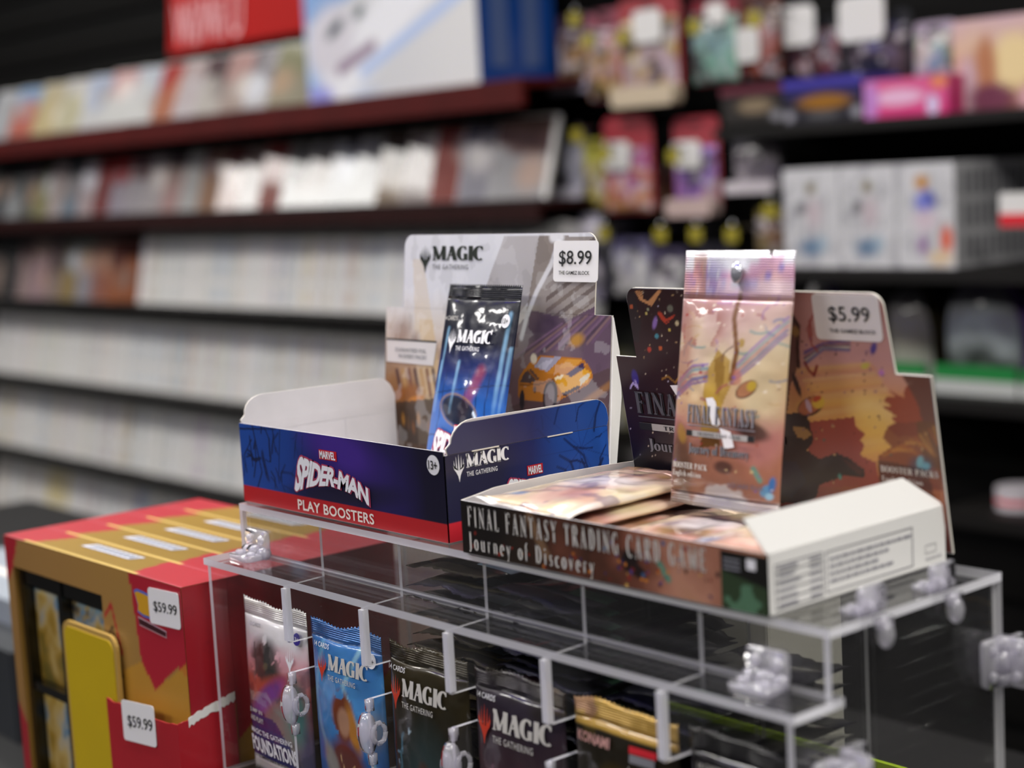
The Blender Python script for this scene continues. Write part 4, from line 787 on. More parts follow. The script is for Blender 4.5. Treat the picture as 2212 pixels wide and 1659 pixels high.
def side_art(P):
    P.grad(P.Bv/.255 + (P.N(60, 7) - .5)*.1, [(0, '#8c1620'), (1, '#a01824')])
    for k in range(10): P.mix((P.ell(.004 + .011*(k % 3), .24 - .024*k, .0036, .0036, 0, .4) - P.ell(.004 + .011*(k % 3), .24 - .024*k, .0024, .0024, 0, .4))*.25, '#6a0e18')
    P.mix(P.poly([(0, .155), (.04, .185), (.04, .13), (0, .12)])*.9, '#9a7426'); return P
for i in range(5):
    y0 = GY + i*(GD + .0002); y1 = y0 + GD
    t = thing('collection_box', gl[i], 'box', ((GX0+GX1)/2, y0 + GD/2, CT_Z), 'red and gold collection boxes in a row')
    if i == 0:
        b = B().box(GX0, GX1, y0 + .014, y1, CT_Z, GZ); wx0, wx1, wz0, wz1 = -1.106, -.975, -.275, -.0655
        b.box(GX0, wx0, y0, y0 + .014, CT_Z, GZ).box(wx1, GX1, y0, y0 + .014, CT_Z, GZ).box(wx0, wx1, y0, y0 + .014, wz1, GZ).box(wx0, wx1, y0, y0 + .014, CT_Z, wz0)
        part('carton', b, GOLD, t)
        tr = B().box(wx0, wx1, y0 + .012, y0 + .0138, wz0, wz1)
        for a in (wx0, -1.0475, wx1 - .006): tr.box(a, a + .006, y0 + .003, y0 + .012, wz0, wz1)
        for z in (wz0, -.153, wz1 - .012): tr.box(wx0, wx1, y0 + .004, y0 + .012, z, z + (.006 if z != wz1 - .012 else .012))
        part('black_tray', tr, TRAY, t)
        k = 0
        for xa in (-1.1, -1.0415):
            for za in (-.269, -.147):
                k += 1; p = Paint(xa, xa + .0525, za, za + (.066 if za > -.2 else .116), 26, 34); h_ = .066 if za > -.2 else .116
                n = p.N(70, 40 + k, 4); p.grad((p.Bv - za)/h_*.6 + (n - .5)*1.1 + .1, [(0, '#7a6a2c'), (.3, '#a8842c'), (.5, '#c0a45c'), (.66, '#b4ac94'), (.76, '#5a86a0'), (.88, '#a89058'), (1, '#24303c')])
                p.sheet('foil_pack', Pl((0, y0 + .0105, 0), (1, 0, 0), (0, 0, 1)), FOIL, t, .0, True, lambda A, Bv, xa=xa, za=za, h_=h_: .003*np.clip(np.sin(np.pi*np.clip((A - xa)/.0525, 0, 1)), 0, 1)**.5*np.clip(np.sin(np.pi*np.clip((Bv - za)/h_, 0, 1)), 0, 1)**.4)
        # printed front strips
        P0 = Pl((GX0, y0, CT_Z), (1, 0, 0), (0, 0, 1))
        def fart(P):
            P.grad(P.A/.246*.6 + P.Bv/.255*.4 + (P.N(30, 5) - .5)*.12, [(0, '#8a6434'), (.5, '#a07840'), (1, '#a8803e')])
            P.mix(P.poly([(-.01, .27), (.028, .27), (.012, .235), (-.01, .21)]), '#a81c2a'); P.mix(P.poly([(-.01, .15), (.012, .12), (.012, .0), (-.01, 0)]), '#9c1a26')
            P.mix(P.poly([(.182, .256), (.247, .256), (.247, .2), (.235, .205), (.205, .185), (.19, .2)]), '#b01e30'); P.mix(P.poly([(.19, .2), (.205, .185), (.247, .21), (.247, .12), (.15, .12), (.165, .19)])*.6, '#c89024')
            P.mix(P.path([(.146, .222), (.155, .231), (.165, .2)], .0013), '#b02a2a'); P.mix(P.path([(.149, .21), (.154, .216), (.163, .185)], .0012), '#241414'); return P
        fart(Paint(0, .246, .2345, .255, 90, 10)).sheet('front_print', P0, PRINT, t); fart(Paint(.143, .246, 0, .2345, 60, 110)).sheet('front_print', P0, PRINT, t); fart(Paint(0, .012, 0, .2345, 8, 60)).sheet('front_print', P0, PRINT, t)
        # partly covered brand badge
        zz = lambda x, z: (x - GX0, z - CT_Z)
        bl = [zz(-.9305, -.055), zz(-.926, -.0535), zz(-.918, -.054), zz(-.908, -.055), zz(-.908, -.0705), zz(-.92, -.0705), zz(-.9275, -.0685), zz(-.9265, -.064)]
        flat('badge_outline', bl, P0, mat('badge_edge', '#5a6ab8', .5), t, .0005)
        flat('badge_face', [(a*.84 + .16*bl[0][0]*0 + .16*(sum(q[0] for q in bl)/8), c*.8 + .2*(sum(q[1] for q in bl)/8)) for a, c in bl], P0, mat('badge_yellow', '#d09a1c', .5), t, .0008)
        flat('badge_bar', [zz(-.9275, -.071), zz(-.893, -.0745), zz(-.893, -.079), zz(-.9265, -.0765)], P0, mat('bar_pale', '#c9a0a8', .5), t, .0005); flat('badge_bar', [zz(-.9265, -.0718), zz(-.8935, -.0752), zz(-.8935, -.0782), zz(-.926, -.0757)], P0, mat('bar_wine', '#3c1018', .5), t, .0008)
        # plain yellow card in the lower window
        YC = Pl((0, y0 - .006, 0), (1, 0, 0), (0, 0, 1)); pts = rrect(-1.026, -.9515, -.262, -.088, .009, 5)
        part('gold_backing', B().prism([(a, y0 - .0052, c) for a, c in pts], (0, .0025, 0)), mat('gold_edge', '#b8954c', .4), t)
        part('yellow_card', B().prism([(a, y0 - .0058, c) for a, c in rrect(-1.0225, -.955, -.2585, -.0915, .007, 5)], (0, .0005, 0)), mat('yellow_card', '#c6a80c', .45, mott=.06, mscale=20), t, label='plain yellow card')
        # torn lower sleeve
        ys = y0 - .010; rr = random.Random(2); top = []
        for k in range(25):
            x = -.9605 + (GX1 + .0015 + .9605)*k/24; top.append((x, ys, (-.1275 if x < -.93 else -.1285 + max(0, (x + .905))*.1) + rr.uniform(-.0006, .0006)))
        part('sleeve_front', B().prism([(-.9605, ys, CT_Z)] + top + [(GX1 + .0015, ys, CT_Z)], (0, .0008, 0)), REDC, t)
        tp2 = [(GX1 + .0006, ys + .0008 + (GD + .008)*k/24, -.1252 + .0004*k + rr.uniform(-.0007, .0007)) for k in range(25)]
        part('sleeve_side', B().prism([(GX1 + .0006, ys + .0008, CT_Z)] + tp2 + [(GX1 + .0006, y1 - .002, CT_Z)], (.0008, 0, 0)), REDC, t)
        part('torn_edge', B().prism([(GX1 + .0015, q[1], q[2] - .0045 + rr.uniform(-.0012, .0012)) for q in tp2[4:]] + [(GX1 + .0015, q[1], q[2] + .0012) for q in reversed(tp2[4:])], (.0003, 0, 0)), WHITE, t, label='torn white paper edge')
        def stick(c4, yy, txt):
            q = [at(px, py, yy) for px, py in c4]; o = q[3]; pl = Pl((o.x, yy, o.z), (q[2].x - q[3].x, 0, q[2].z - q[3].z), (0, 0, 1)); w = (q[2] - q[3]).length; h = q[0].z - q[3].z
            s_ = part('price_sticker', B().prism([pl(a, c, .0002) for a, c in rrect(0, w, 0, h, .0022)], tuple(pl.n*.0003)), STICK, t); letters('price', bfont(txt, .006), pl, (w*.17, w*.93, h*.33, h*.66), INK, s_, .0008)
        stick([(320, 1268), (384, 1284), (392, 1361), (326, 1345)], y0 - .0005, '$59.99'); stick([(264, 1511), (333, 1536), (340, 1615), (270, 1597)], ys - .0003, '$59.99')
    else: part('carton', B().box(GX0, GX1, y0, y1, CT_Z, GZ), REDC, t)
    top_art(Paint(0, .246, 0, GD, 100, 18)).sheet('top_print', Pl((GX0, y0, GZ), (1, 0, 0), (0, 1, 0)), PRINT, t)
    side_art(Paint(0, GD, 0, .255, 24, 120)).sheet('side_print', Pl((GX1, y0, CT_Z), (0, 1, 0), (0, 0, 1)), PRINT, t, .0002)
    TP = Pl((GX0, y0, GZ), (1, 0, 0), (0, 1, 0)); lab = flat('top_label', [(.083, .017), (.15, .017), (.156, .026), (.09, .026)], TP, mat('label_pale', '#c3c6d2', .5), t, .0006)
    for k in range(9): a = .092 + k*.0068; flat('glyph', [(a, .0185), (a + .0022, .0185), (a + .0052, .0245), (a + .0032, .0245)], TP, mat('glyph_dark', '#3a4048', .5), lab, .0009)
# grey cartons at the far left of the counter
for (px0, px1, py0, py1, y, c, lb) in ((-160, 24, 1300, 1480, .64, '#8d949c', 'blurred pale grey carton at the left edge beside the red boxes'), (-160, 30, 1488, 1600, .6, '#1d2126', 'dark carton under the pale grey carton at the left edge')):
    a, d = at(px0, py1, y), at(px1, py0, y); zb_ = -.215 if c == '#8d949c' else CT_Z; zt_ = d.z if c == '#8d949c' else -.2155
    t = thing('carton', lb, 'box', ((a.x + d.x)/2, y + .05, zb_)); part('carton_body', B().rbox(d.x - .25, d.x, y, y + .1, zb_, zt_, .003), mat('ct' + c, c, .5), t); part('tape_seam', B().box(d.x - .25, d.x, y + .045, y + .055, zt_, zt_ + .0004), KRAFT, t)

# ------------------------------------------------------------------ blue display box with header card
BX0, BX1, BY0, BY1, BH = -.866, -.670, .5175, .632, .0475
CT_ = .0007
blue = thing('display_box', 'open blue and red card display box with tall city-print header and price sticker', 'display box', ((BX0+BX1)/2, (BY0+BY1)/2, .0))
part('floor_panel', B().box(BX0, BX1, BY0, BY1, .0003, .001), CARD_IN, blue)
part('front_panel', B().box(BX0, BX1, BY0, BY0 + CT_, .0005, BH), CARD_IN, blue)
PF = Pl((BX0, BY0, 0), (1, 0, 0), (0, 0, 1)); BW = BX1 - BX0
def comic(P, m, seed, n=16, box=(0, .07, 0, .05), c='#0c1838', w=.0005):
    q = random.Random(seed)
    for k in range(n):
        a, b_ = q.uniform(box[0], box[1]), q.uniform(box[2], box[3]); d = q.uniform(.005, .022); an = q.choice([q.uniform(1.2, 1.9), q.uniform(-.4, .3), q.uniform(1.0, 2.2)])
        pts = [(a, b_), (a + d*.5*math.cos(an), b_ + d*.5*math.sin(an)), (a + d*math.cos(an + q.uniform(-.6, .6)), b_ + d*math.sin(an + q.uniform(-.6, .6)))]
        P.mix(P.path(pts, w*q.uniform(.7, 1.7), .5)*m, c)
p = Paint(0, BW, .0006, BH, 330, 80)
p.grad(p.A/BW + (p.N(18, 3) - .5)*.1 - p.Bv*1.5, [(0, '#1d4a9c'), (.2, '#1b3f8c'), (.34, '#221f5c'), (.5, '#241b52'), (.62, '#1c1640'), (.8, '#14102c'), (1, '#110d26')])
p.mix(p.ell(.105, .04, .035, .012, -.2, 1)*.75, '#4a2a94'); p.mix(p.ell(.15, .02, .02, .03, 0, 1)*.5, '#2c2066'); p.mix(p.ell(.1, .015, .05, .006, .1, 1)*.7, '#14131c')
fade = np.clip(1.15 - p.A/.085, 0, 1)*.85
comic(p, fade, 11, 34, (0, .07, .011, .046)); p.mix(p.path([(.014, .05), (.022, .02), (.016, .01)], .0007)*fade, '#0c1838'); p.mix(p.path([(.045, .05), (.04, .02), (.046, .01)], .0006)*fade, '#0c1838'); p.mix(p.path([(0, .044), (.04, .047)], .0006)*fade, '#0c1838')
for k in range(4): p.mix(p.ell(.024 + .0012*k, .03 - .004*k, .0016, .0035, .2*k, .6)*fade, '#0d1a40')
p.mix((p.Bv < .0105)*1., '#b92026'); p.sheet('front_print', PF, PRINT, blue)
def marvel(pl, a0, a1, b0, b1, root):
    flat('maker_plate', [(a0, b0), (a1, b0), (a1, b1), (a0, b1)], pl, INKR, root, .0006); letters('maker_name', bfont('MARVEL', .035, 2), pl, (a0 + (a1-a0)*.06, a1 - (a1-a0)*.06, b0 + (b1-b0)*.1, b1 - (b1-b0)*.1), INKW, root, .0009)
def hero_warp(u, v):
    top = np.interp(u, [0, .12, .3, .55, .8, 1], [1.0, .96, .86, .82, .66, .46]); bot = np.interp(u, [0, .1, .25, .5, .75, 1], [.0, .1, .24, .34, .26, .02])
    return u + .10*v*(1 - u) - .03, bot + (top - bot)*v
HERO = bfont('SPIDER-MAN', .045, 3, .92); HERO_O = bfont('SPIDER-MAN', .11, 3, .92)
def hero(pl, a0, a1, b0, b1, root):
    w, h = a1 - a0, b1 - b0
    letters('title_outline', HERO_O, pl, (a0 - w*.016, a1 + w*.016, b0 - h*.05, b1 + h*.05), mat('ink_crimson', '#b03a5a', .5), root, .0007, hero_warp)
    letters('title', HERO, pl, (a0, a1, b0, b1), INKW, root, .001, hero_warp)
f = lambda x: x - BX0
marvel(PF, f(-.7825), f(-.7652), .0337, .0392, blue); hero(PF, f(-.8078), f(-.7345), .0118, .0338, blue)
letters('pack_kind', bfont('PLAY BOOSTERS', .022, 3, 1.05), PF, (f(-.8075), f(-.7335), .0022, .0082), mat('ink_cream', '#efe2d6', .5), blue)
disc('age_badge', (f(-.6785), .0402), .0052, PF, INKW, blue, .0006); letters('badge_text', bfont('13+', .02, 3), PF, (f(-.6822), f(-.6748), .0378, .0426), INK, blue, .001)
# side panels with flaps folded up above a crease
def side_out(y0, y1, z0, z1, zc):
    r = .011
    pts = [(y0, z0), (y1, z0), (y1, zc), (y1 + .0006, zc + .004)]
    pts += [(y1 - r + r*math.cos(math.radians(a)), z1 - r + r*math.sin(math.radians(a))) for a in range(10, 91, 16)]
    pts += [(y0 + .004 + r*1.3 - r*1.3*math.cos(math.radians(a)), z1 + .001 - r + r*math.sin(math.radians(a))) for a in range(90, -1, -15)]
    pts += [(y0 + .001, zc + .0035), (y0 + .0022, zc)]
    return pts
so = side_out(BY0, BY1, .0005, .0615, .0455)
for nm_, x_, sg_ in (('right_panel', BX1 - CT_, 1), ('left_panel', BX0, -1)):
    part(nm_, B().prism([(x_, y, z) for y, z in ((BY0, .0005), (BY1, .0005), (BY1, .0455), (BY0, .0455))], (CT_, 0, 0), 0, 1), [CARD_IN, KRAFT], blue)
    part(nm_.replace('panel', 'flap'), B().prism([(x_ + sg_*(z - .0455)*.12, y, z) for y, z in so if z > .0452], (CT_, 0, 0), 0, 1), [CARD_IN, KRAFT], blue)
part('inner_tuck', B().box(BX0 + .001, BX0 + .0016, BY0 + .012, BY1 - .002, .001, .04), CARD_IN, blue)
part('inner_tuck', B().box(BX0 + .0016, BX0 + .0022, BY1 - .04, BY1 - .002, .001, .04), CARD_IN, blue)
PR = Pl((BX1, BY0, 0), (0, 1, 0), (0, 0, 1)); BD = BY1 - BY0
def side_paint(P):
    P.grad(P.A/BD + (P.N(22, 9) - .5)*.1, [(0, '#1a1c3c'), (.3, '#16183a'), (.5, '#1b2660'), (.72, '#1f4a9c'), (1, '#2458b4')])
    P.mix((P.Bv > .0455)*.45*np.clip(1 - P.A/BD*.9, 0, 1), '#3a4076')  # flap lighter towards the front, the light on its outward tilt painted in
    m = np.clip((P.A/BD - .42)*3, 0, 1)*.8
    cx, cy0 = .094, .036
    for k in range(9): an = math.radians(20 + k*40); P.mix(P.seg((cx, cy0), (cx + .04*math.cos(an), cy0 + .04*math.sin(an)), .00028, .6)*m*.6, '#122a68')
    comic(P, m, 21, 26, (.05, .113, .012, .058), '#0c1e50', .00055); P.mix((P.Bv < .0105)*1., '#cc2230'); return P
lowp = side_paint(Paint(.0005, BD - .0003, .0006, .0455, 200, 70)); lowp.sheet('right_print', PR, PRINT, blue)
PRF = Pl((BX1, BY0, .0455), (0, 1, 0), (.12, 0, 1))
hi = sorted(set(z for _, z in so if z > .0458))
def xl_(z):
    ys = []
    n = len(so)
    for i in range(n):
        (ya, za), (yb, zb_) = so[i], so[(i+1) % n]
        if (za - z)*(zb_ - z) <= 0 and za != zb_: ys.append(ya + (yb - ya)*(z - za)/(zb_ - za))
    return (min(ys) - BY0, max(ys) - BY0) if ys else (.03, .09)
fl = Paint(0, BD, .0003, .0157, 180, 26, lambda z: xl_(z + .0455)[0] + .0004, lambda z: xl_(z + .0455)[1] - .0004); fl.Bv += .0455; fl = side_paint(fl); fl.Bv -= .0455
fl.sheet('flap_print', PRF, PRINT, blue)
for y0_, y1_ in ((.018, .036), (.07, .088)): part('crease_slit', B().box(BX1 + .0003, BX1 + .0008, BY0 + y0_, BY0 + y1_, .0452, .0458), KRAFT, blue)
magic_logo(PR, .0052, .0425, .0318, .0450, INKW, INKW, blue, True, .2)
marvel(PR, .0545, .0655, .0268, .0322, blue); hero(PR, .038, .0835, .010, .0275, blue)
# header card
HY = BY1; HB = Pl((-.8825, HY, 0), (1, 0, 0), (0, .10, 1)); hx = lambda x: x + .8825
hz = 1/HB.v.z
ZST, ZT = .105*hz, .1505*hz
LO = (0, .2095); UP = (.0185, .196); R_ = .008
out = [(LO[0] + .004, .012), (LO[0], .03), (LO[0], ZST), (UP[0] - .001, ZST)]
out += [(UP[0] + R_ - R_*math.cos(math.radians(a)), ZT - R_ + R_*math.sin(math.radians(a))) for a in range(0, 91, 15)]
out += [(UP[1] - R_ + R_*math.sin(math.radians(a)), ZT - R_ + R_*math.cos(math.radians(a))) for a in range(0, 91, 15)]
out += [(UP[1] - .001, ZST), (LO[1], ZST), (LO[1], .03), (LO[1] - .004, .004), (.03, .002)]
part('header_card', B().prism([HB(a, b_, 0) for a, b_ in reversed(out)], tuple(-HB.n*.0009), 0, 1), [CARD_IN, KRAFT], blue)
def head_paint(P):
    a, z = P.A/.2095, P.Bv/ZT; X = lambda *q: pxpl(HB, *q)
    n1 = P.N(14, 31, 4, 1.6, .45); n2 = P.N(34, 32); n3 = P.N(80, 33, 3)
    seg = lambda p, q, w, soft=1: P.seg(X(*p), X(*q), w, soft)
    P.grad(1 - z + (n2 - .5)*.1, [(0, '#e2e3e7'), (.24, '#dcdde2'), (.36, '#d4ccc4'), (.5, '#b89c84'), (.62, '#8c6440'), (.8, '#55381f'), (1, '#2a1e16')])
    # towers at left
    P.mix(P.poly([X(893, 560), X(915, 560), X(975, 960), X(905, 960)])*.45, '#d8c4a4'); P.mix(P.poly([X(905, 690), X(935, 690), X(958, 870), X(925, 870)])*.5, '#cfb284')
    P.mix(P.ell(*X(868, 715), .010, .008, .3, 1)*.6, '#8a6a5c'); P.mix(P.ell(*X(900, 735), .004, .005, 0, 1)*.5, '#6a4a50')
    for k in range(7): P.mix(seg((858 + k*13, 800), (866 + k*13, 842 + 6*(k % 3)), .0016, .8)*.8, ('#3c2430', '#b08a58', '#6a3c30')[k % 3])
    P.mix(P.ell(*X(880, 850), .013, .005, .15, .9), '#8a5220'); P.mix(P.ell(*X(900, 862), .008, .002, .2, .7), '#b87428'); P.mix(P.poly([X(850, 870), X(940, 860), X(935, 968), X(862, 950)])*.85, '#33241a')
    for k in range(6): P.mix(P.ell(*X(872 + 11*k, 905 + 9*(k % 3)), .0016, .004, .2, .8)*.7, ('#a8742c', '#5a3c20', '#7a4c24')[k % 3])
    # facades at right
    P.mix(P.poly([X(1090, 510), X(1215, 510), X(1150, 640), X(1105, 700), X(1050, 620)])*.75*np.clip(.4 + n1, 0, 1), '#978c86'); P.mix(P.poly([X(1165, 510), X(1300, 510), X(1300, 720), X(1130, 720)])*.85, '#857970')
    for k in range(6): P.mix(P.poly([X(1180, 650 + 26*k - 60), X(1300, 560 + 26*k - 60), X(1300, 571 + 26*k - 60), X(1180, 661 + 26*k - 60)])*.8, ('#5a4c48', '#6e6058')[k % 2])
    m = P.poly([X(1095, 730), X(1150, 670), X(1230, 690), X(1330, 640), X(1330, 1000), X(1090, 1000)]); P.mix(m*np.clip(.55 + n1*.7, 0, 1), '#5c4658'); P.mix(P.ell(*X(1180, 715), .016, .012, .5, .9)*.7, '#33243c')
    for k in range(16): P.mix(seg((1115 + 11*k, 770 - 2*k), (1215 + 9*k, 700 - 3*k), .0008, 1)*.5, ('#8a6a86', '#3a2a3c', '#8f7068', '#6a4c6c')[k % 4])
    P.mix(P.ell(*X(1247, 735), .006, .0034, .3, .8), '#b08038'); P.mix(P.poly([X(1100, 880), X(1330, 790), X(1330, 1000), X(1100, 1000)])*.6, '#4a342c'); P.mix(seg((1250, 880), (1320, 830), .002, 1)*.7, '#9a6a38')
    P.mix(P.path([X(1210, 512), X(1192, 570), X(1160, 630), X(1140, 680), X(1127, 730)], .0017, .6)*.9, '#dedee0'); P.mix(seg((1195, 512), (1212, 512), .003, .8), '#e4e4e6')
    # generic taxi
    Q = lambda pts: [X(840 + u/4.366, 500 + v/4.366) for u, v in pts]
    P.mix(P.poly(Q([(1225, 1400), (1250, 1340), (1330, 1240), (1440, 1165), (1625, 1175), (1840, 1205), (1905, 1290), (1930, 1380), (1890, 1440), (1650, 1570), (1560, 1620), (1300, 1590), (1225, 1560)])), '#b06c1c')
    P.mix(P.poly(Q([(1640, 1190), (1830, 1212), (1680, 1345), (1490, 1340)])), '#c27e26'); P.mix(P.poly(Q([(1690, 1200), (1830, 1212), (1760, 1275), (1600, 1290)]))*.6, '#d69a3a')
    P.mix(P.poly(Q([(1440, 1182), (1632, 1186), (1500, 1325), (1372, 1275)])), '#9c98a8'); P.mix(P.poly(Q([(1460, 1230), (1560, 1200), (1480, 1310), (1400, 1275)]))*.6, '#c4c0cc'); P.mix(P.poly(Q([(1285, 1330), (1345, 1295), (1425, 1395), (1350, 1425), (1235, 1425)])), '#4a3a38'); P.mix(P.path(Q([(1320, 1310), (1400, 1400)]), .0006), '#8a5418')
    P.mix(P.poly(Q([(1680, 1345), (1835, 1230), (1848, 1290), (1722, 1375)])), '#3c2a4c'); P.mix(P.poly(Q([(1560, 1390), (1680, 1350), (1720, 1378), (1850, 1292), (1915, 1330), (1880, 1420), (1640, 1530)]))*.85, '#dca022'); P.mix(P.poly(Q([(1560, 1375), (1650, 1350), (1640, 1385), (1580, 1400)])), '#e6d6b0'); P.mix(P.poly(Q([(1800, 1395), (1892, 1330), (1894, 1372), (1812, 1452)])), '#cfc4ac')
    P.mix(P.poly(Q([(1640, 1525), (1800, 1448), (1812, 1472), (1652, 1562)])), '#33202c'); P.mix(P.ell(*X(840 + 1525/4.366, 500 + 1555/4.366), .0062, .0098, -.15, .12), '#231a1e'); P.mix(P.ell(*X(840 + 1520/4.366, 500 + 1555/4.366), .0042, .0074, -.15, .2), '#7c7072'); P.mix(P.ell(*X(840 + 1260/4.366, 500 + 1590/4.366), .0022, .006, 0, .2), '#231a1e'); P.mix(P.path(Q([(1240, 1450), (1420, 1440), (1560, 1400)]), .0005), '#7a4612'); P.mix(P.ell(*X(840 + 1380/4.366, 500 + 1490/4.366), .0013, .002, 0, .3), '#5a3a30')
    P.mix(P.ell(*X(840 + 1370/4.366, 500 + 1200/4.366), .0028, .003, .5, .3), '#d8ccb8')
    P.mix((n3 > .64)*.12, '#ffffff'); P.mix((n3 < .34)*.12, '#000000'); return P
E_ = .0004
head_paint(Paint(LO[0] + E_, LO[1] - E_, .004, ZST - .0002, 250, 110, lambda z: LO[0] + E_ + max(0, (.03 - z)*.18), lambda z: LO[1] - E_ - max(0, (.03 - z)*.15))).sheet('header_print', HB, PRINT, blue)
rnd = lambda z: R_ - math.sqrt(max(0, R_**2 - max(0, z - (ZT - R_))**2))
head_paint(Paint(UP[0] + E_, UP[1] - E_, ZST - .0004, ZT - E_, 210, 60, lambda z: UP[0] + E_ + rnd(z), lambda z: UP[1] - E_ - rnd(z))).sheet('header_print', HB, PRINT, blue)
part('side_leaf', B().prism([HB(LO[1] + .0005 + u, v, c) for u, v, c in ((0, ZST - .001, 0), (.0012, ZST - .02, -.004), (.0016, ZST - .045, -.006), (.001, .02, -.004), (0, .012, 0))], tuple(HB.u*.0008)), WHITE, blue, label='folded white side leaf of the header')
magic_logo(HB, hx(-.8475), hx(-.7855), .1285, .1445, LOGO_DK, LOGO_DK, blue, True, .18, INKG)
st = part('price_sticker', B().prism([HB(a, b_, .0006) for a, b_ in rrect(hx(-.7215), hx(-.6845), .1235, .1467, .0022)], tuple(HB.n*.0003)), STICK, blue)
letters('price', bfont('$8.99', .008), HB, (hx(-.7165), hx(-.6895), .1322, .1412), INK, st, .0013); letters('shop_name', bfont('THE GAMEZ BLOCK', .012, 3), HB, (hx(-.7165), hx(-.691), .1276, .1297), INK, st, .0013)
lb = flat('notice_label', [(hx(-.8805), .0702), (hx(-.8315), .0698), (hx(-.8285), .0842), (hx(-.881), .0842)], HB, mat('notice_pale', '#d4cfcc', .5), blue, .0006)
flat('notice_edge', [(hx(-.881), .0842), (hx(-.8285), .0842), (hx(-.8285), .0852), (hx(-.881), .0852)], HB, INK, lb, .0007)
letters('notice_text', bfont('GUARANTEED FOIL', .012, 2), HB, (hx(-.871), hx(-.8385), .0772, .0796), INKG, lb, .001); letters('notice_text', bfont('IN EVERY PACK!', .012, 2), HB, (hx(-.867), hx(-.8385), .0732, .0756), INKG, lb, .001)

# booster pack leaning in the blue box
MW, MH = .067, .121; ang = .255
def art_mtg(P):
    z = P.Bv/MH; P.grad(1 - z + (P.N(40, 12) - .5)*.06, [(0, '#0b0c16'), (.28, '#10122a'), (.42, '#1a2a6a'), (.58, '#2160b4'), (.8, '#2a6cc0'), (1, '#1c4a98')])
    m = np.clip((.72 - z)*6, 0, 1)
    for p_, q_ in (((-.034, .078), (.034, .092)), ((-.034, .055), (.034, .064)), ((-.034, .03), (.034, .036)), ((-.02, .07), (-.024, .02)), ((.004, .085), (.0, .05)), ((.022, .09), (.018, .03)), ((-.006, .035), (-.01, .01)), ((.012, .06), (.01, .01))): P.mix(P.seg(p_, q_, .00045, .6)*m*.8, '#0e2a5c')
    P.mix(P.seg((-.0, .045), (.012, .07), .004, 1)*.5, '#b03030')
    P.mix(P.ell(-.004, .046, .017, .0085, -.25, .25)*.95, '#141420'); P.mix((P.ell(-.004, .046, .018, .0095, -.25, .12) - P.ell(-.004, .046, .0172, .0088, -.25, .12)), '#b08a44')
    for x, h, w in ((-.012, .03, .0012), (-.028, .05, .001), (.026, .06, .0014), (-.03, .03, .0008), (.03, .04, .001)): P.mix(P.seg((x, .045), (x + .002, .045 + h), w, 1)*.55*np.clip((z - .3)*4, 0, 1), '#9ad0f4')
    P.mix(P.path([(.01, .046), (.018, .036), (.03, .03)], .001, .8), '#dff0ff'); P.mix((P.Bv < .0175)*1., '#c32630'); return P.C
t = new_pack('booster_pack', 'navy and blue foil booster pack leaning in the blue display box', (-.7682, .6015, .0035), (-ang, 0, 0))
pack_parts(t, MW, MH, .009, 70, 130, .008, .006, .0011, art_mtg, FOIL, CRIMPC, 77, wr=.0009)
cm = Cur(bulge(MW, MH, .009, .008, .006))
letters('card_count', bfont('14 CARDS', .005, 2), cm, (-.031, -.0165, .0995, .1022), INKLG, t); disc('age_badge', (.0265, .1005), .0032, cm, INKW, t, .0006, .004); letters('badge_text', bfont('13+', .01, 2), cm, (.0245, .0285, .099, .102), INK, t, .001)
magic_logo(cm, -.0225, .0175, .0805, .0945, INKW, INKW, t); marvel(cm, -.004, .0075, .0335, .038, t); hero(cm, -.024, .0285, .0145, .0345, t); letters('pack_kind', bfont('PLAY BOOSTER', .01, 2), cm, (-.02, .02, .007, .0125), INKW, t)

# ------------------------------------------------------------------ sunset display box
FX0, FX1, FY0, FY1, FH = -.648, -.4497, .5095, .6305, .0268
ff = thing('display_box', 'open white and brown card display box with tall sunset-print header and lettered front', 'display box', ((FX0+FX1)/2, (FY0+FY1)/2, 0))
part('floor_panel', B().box(FX0, FX1, FY0, FY1, .0003, .001), CARD_IN, ff); part('front_panel', B().box(FX0, FX1, FY0, FY0 + CT_, .0005, FH), CARD_IN, ff)
FP_ = Pl((FX0, FY0, 0), (1, 0, 0), (0, 0, 1)); FW = FX1 - FX0; g = lambda x: x - FX0
p = Paint(0, FW, .0006, FH, 330, 46); n = p.N(40, 51)
p.grad(p.A/FW + (n - .5)*.5 - (p.Bv - .012)*4*(p.A/FW), [(0, '#140e0c'), (.15, '#241a12'), (.4, '#3a2216'), (.58, '#6a3c2c'), (.75, '#a06a54'), (.9, '#b8836a'), (1, '#b08060')])
p.mix(p.seg((.052, .024), (.062, .008), .0028, 1)*.7, '#8a6a4c'); p.mix(p.ell(.118, .013, .006, .005, .4, .5), '#1c1212'); p.mix(p.ell(.123, .009, .006, .003, -.4, .5), '#241614'); p.mix(p.seg((.137, .014), (.142, .008), .0016, .6), '#5a8a74')
p.specks(40, (.005, .17, .001, .012), (.0005, .0014), ['#a05a24', '#8a2a20', '#3a2a50', '#6a2018', '#c87828'], 6); p.specks(26, (.1, .175, .001, .024), (.0005, .0016), ['#4a3a78', '#8a2a30', '#3c2420', '#c8a050', '#345a80'], 8)
p.mix(p.poly([(.173, -.001), (.1985, -.001), (.1985, .0252), (.173, .0252)]), '#14130f'); p.mix(p.poly([(.173, -.001), (.1985, -.001), (.1985, .012), (.173, .017)])*.85, '#33452c'); p.mix((p.A > .173)*(p.N(90, 5) > .56)*.5*(p.Bv < .012), '#6a9a78')
p.sheet('front_print', FP_, PRINT, ff)
